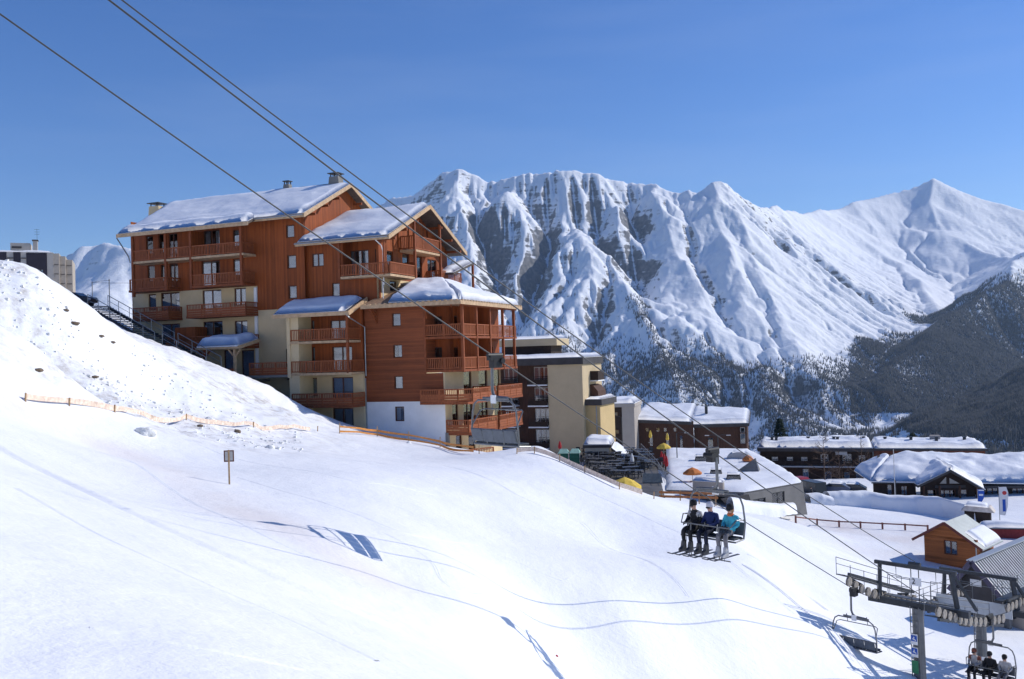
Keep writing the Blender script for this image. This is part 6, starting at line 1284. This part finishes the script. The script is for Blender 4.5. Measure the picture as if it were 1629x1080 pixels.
for u, v, l_ in ((1053,745,'tallest folded red parasol, left of the row beside the snow square'),(1057,749,'middle folded red parasol of the row beside the snow square'),(1061,753,'right hand folded red parasol of the row beside the snow square')): p = onsq(u, v, DECKZ+.2); parasol(p, 'closed', RED, l_, 2.0)
parasol(onsq(1102, 766), 'open', ORA, 'open orange parasol on the snowy square', 1.5, rad=1.0); parasol(onsq(1190, 735), 'open', ORA, 'orange canopy behind the concrete wedge', .9, rad=.7)
parasol(onter(1006, 746), 'closed', WHP, 'folded white parasol among the dark tables', 1.7)
for u, v, l_ in ((1035,704,'folded yellow parasol before the brown lodge, left one'),(1062,708,'folded yellow parasol before the brown lodge, right one')): p = at(u, v, 122); parasol(p, 'closed', YEL, l_, 1.6)
parasol(at(1056, 718, 119), 'open', YEL, 'open yellow parasol right of the folded ones', 1.1, rad=.9); parasol(hit(998, 780)+Vector((0,1.2,-.9)), 'open', YEL, 'open yellow parasol at the lower edge of the terrace', 1.55, rad=1.0); parasol(at(891, 722, 108), 'closed', RED, 'folded red parasol against the tan wall', 1.5)
# green market tent
p = at(906, 734, 106); r = thing('market_tent', 'pale green canvas tent at the foot of the tan block', 'tent', p, R(-8)); GRN = mat('green_canvas', (.25,.42,.36), .85, var=.2, scale=2); DGRN = mat('dark_green_canvas', (.02,.10,.07), .85, var=.2)
for x0 in (-1.25, .05):
    b = MB(); b.add([(x0,-.8,1.0),(x0+1.2,-.8,1.0),(x0+1.0,.2,1.45),(x0+.25,.2,1.45),(x0,1,1.0),(x0+1.2,1,1.0)], [(0,1,2,3),(3,2,5,4),(0,3,4),(1,5,2)]); b.build('canopy', GRN, r); MB().box(x0+.03, x0+1.17, -.75, -.72, -.6, 1.0).build('side_cloth', DGRN, r)
for x in (-1.25, -.02, 1.25): b = MB(); b.tube([(x,-.82,-1.2),(x,-.82,1.0)], .03, 6); b.build('pole', LIGHTFR, r)
# slanted grey panel, white notice, terrace rail
p = onter(1039, 768); r = thing('slanted_panel', 'slanted dark grey panel at the corner of the terrace', 'panel', p, R(-12)); b = MB(); b.add([(-1.0,-.5,.1),(.95,-.5,.1),(.75,.45,.85),(-1.0,.45,.85),(-1.0,-.45,.04),(.95,-.45,.04),(.75,.5,.8),(-1.0,.5,.8)], [(0,1,2,3),(7,6,5,4),(0,4,5,1),(1,5,6,2),(2,6,7,3),(3,7,4,0)]); b.build('sheet', mat('slate_panel', (.11,.13,.135), .4, var=.25, scale=3), r)
b = MB(); b.bar((-.95,.4,.75),(-.95,.4,-.4), .06); b.bar((.7,.4,.75),(.7,.4,-.4), .06); b.build('leg', DARKST, r)
p = at(1131, 790, 82); r = thing('notice_board', 'small white notice on posts at the edge of the snow square', 'notice board', p, R(-10)); MB().box(-.32,.32,-.02,.02,.1,.6).build('board', SIGNW, r); b = MB(); b.tube([(-.28,.03,-1),(-.28,.03,.6)], .025, 6); b.tube([(.28,.03,-1),(.28,.03,.6)], .025, 6); b.build('post', DARKST, r)
q0, q1, q2 = onter(1020, 718), onter(1046, 748), onter(1060, 772); r = thing('terrace_rail', 'grey metal railing between terrace and snow square', 'railing', q0, 0); b = MB()
for a, c in ((q0,q1),(q1,q2)):
    n = 7
    for i in range(n+1): e = a.lerp(c, i/n)-q0; b.tube([e, e+Vector((0,0,1))], .025, 5)
    for zz in (.5, 1.0): b.tube([a-q0+Vector((0,0,zz)), c-q0+Vector((0,0,zz))], .025, 5)
b.build('rails', STEEL, r)
p = at(1093, 786, 80); r = thing('timber_barrier', 'orange brown timber barrier below the snow square', 'barrier', p, R(-14))
for z in (-.2, .15): MB().bar((-2.4,0,z),(2.6,0,z-.1), .06, .2).build('board', mat('orange_board', (.36,.14,.05), .7, var=.3, scale=3), r)
for x in (-2.2,-.6,1.0,2.4): MB().box(x-.05,x+.05,.04,.14,-1,.3).build('post', PINE, r)
# standing people
def walker(loc, rot, jacket, trousers, label, pose=0, h=1.7):
    t = thing('person', label, 'person', loc, rot, 'people on the flat snow'); k = h/1.75; st_ = .17 if pose == 0 else .05; ln = .35 if pose == 2 else .05
    J = [(0,0,.92,.14,.11),(0,.03+ln*.4,1.15,.13,.11),(0,.05+ln,1.38,.17,.11),(0,.06+ln*1.1,1.47,.08,.08),(0,.08+ln*1.2,1.56,.055),(0,.10+ln*1.35,1.66,.085,.095),(0,.10+ln*1.4,1.74,.07)]; E = [(0,1),(1,2),(2,3),(3,4),(4,5),(5,6)]
    for s in (-1,1):
        n = len(J); f = s*st_; J += [(s*.09,0,.86,.095),(s*.1,f*.7+.04,.48,.068),(s*.1,f-.02,.1,.05),(s*.1,f+.14,.04,.04)]; E += [(0,n),(n,n+1),(n+1,n+2),(n+2,n+3)]
        n = len(J); J += [(s*.2,.05+ln,1.36,.07),(s*.26,.02-f*.5+ln+(.15 if pose else 0),1.1,.055),(s*.22,.14-f+ln+(.25 if pose else 0),.9,.042),(s*.21,.2-f+ln+(.28 if pose else 0),.84,.035)]; E += [(2,n),(n,n+1),(n+1,n+2),(n+2,n+3)]
    J = [tuple(c*k for c in j) for j in J]
    link('body', body_mesh('body', J, E, [jacket, trousers, SKIN], lambda c: 2 if c.z > 1.55*k else (1 if c.z < .9*k and abs(c.x) < .17*k else 0), 1), t)
    b = MB(); b.lathe([(.1,0),(.11,.05),(.07,.12),(.01,.14)], (0,(.1+ln*1.38)*k,1.68*k), 10); b.build('hat', BLK, t, smooth=True)
    for s in (-1, 1): f = s*st_; MB().box(s*.1*k-.05, s*.1*k+.05, (f-.06)*k, (f+.2)*k, -.02, .1).build('boot', BLK, t, bevel=.02)
    return t
for (u, v, rot, m1, m2, lab, ps) in ((1293,797,60,BLK,DNAVY,'person in dark clothes walking away from the concrete hall',0),(1329,803,80,NAVY,DNAVY,'person in navy leaning forward at the left end of the snow wall',1)):
    p = hit(u, v, 60, 130); walker(Vector((p.x, p.y, gz(p.x, p.y))), R(rot), m1, m2, lab, ps)
p = at(1534, 831, 88); walker(Vector((p.x, p.y, gz(p.x, p.y))), R(-60), NAVY, DNAVY, 'person in navy bending behind the hut roof', 2)
# ------------------------------------------------------------------ the mountain air: one closed box of thin even haze
hm = bpy.data.materials.new('haze_air'); hm.use_nodes = True; t = hm.node_tree; t.nodes.clear(); ho = nn(t, 'OutputMaterial'); pv = nn(t, 'VolumePrincipled')
pv.inputs['Color'].default_value = (.55, .74, 1.0, 1); pv.inputs['Density'].default_value = 0.000042; pv.inputs['Anisotropy'].default_value = 0.2; t.links.new(pv.outputs[0], ho.inputs['Volume'])
hb = MB().box(-7500, 9000, -300, 10500, -620, 1750).build('haze', hm); tag(hb, 'thin blue mountain haze in the air of the valley', 'haze', kind='stuff')
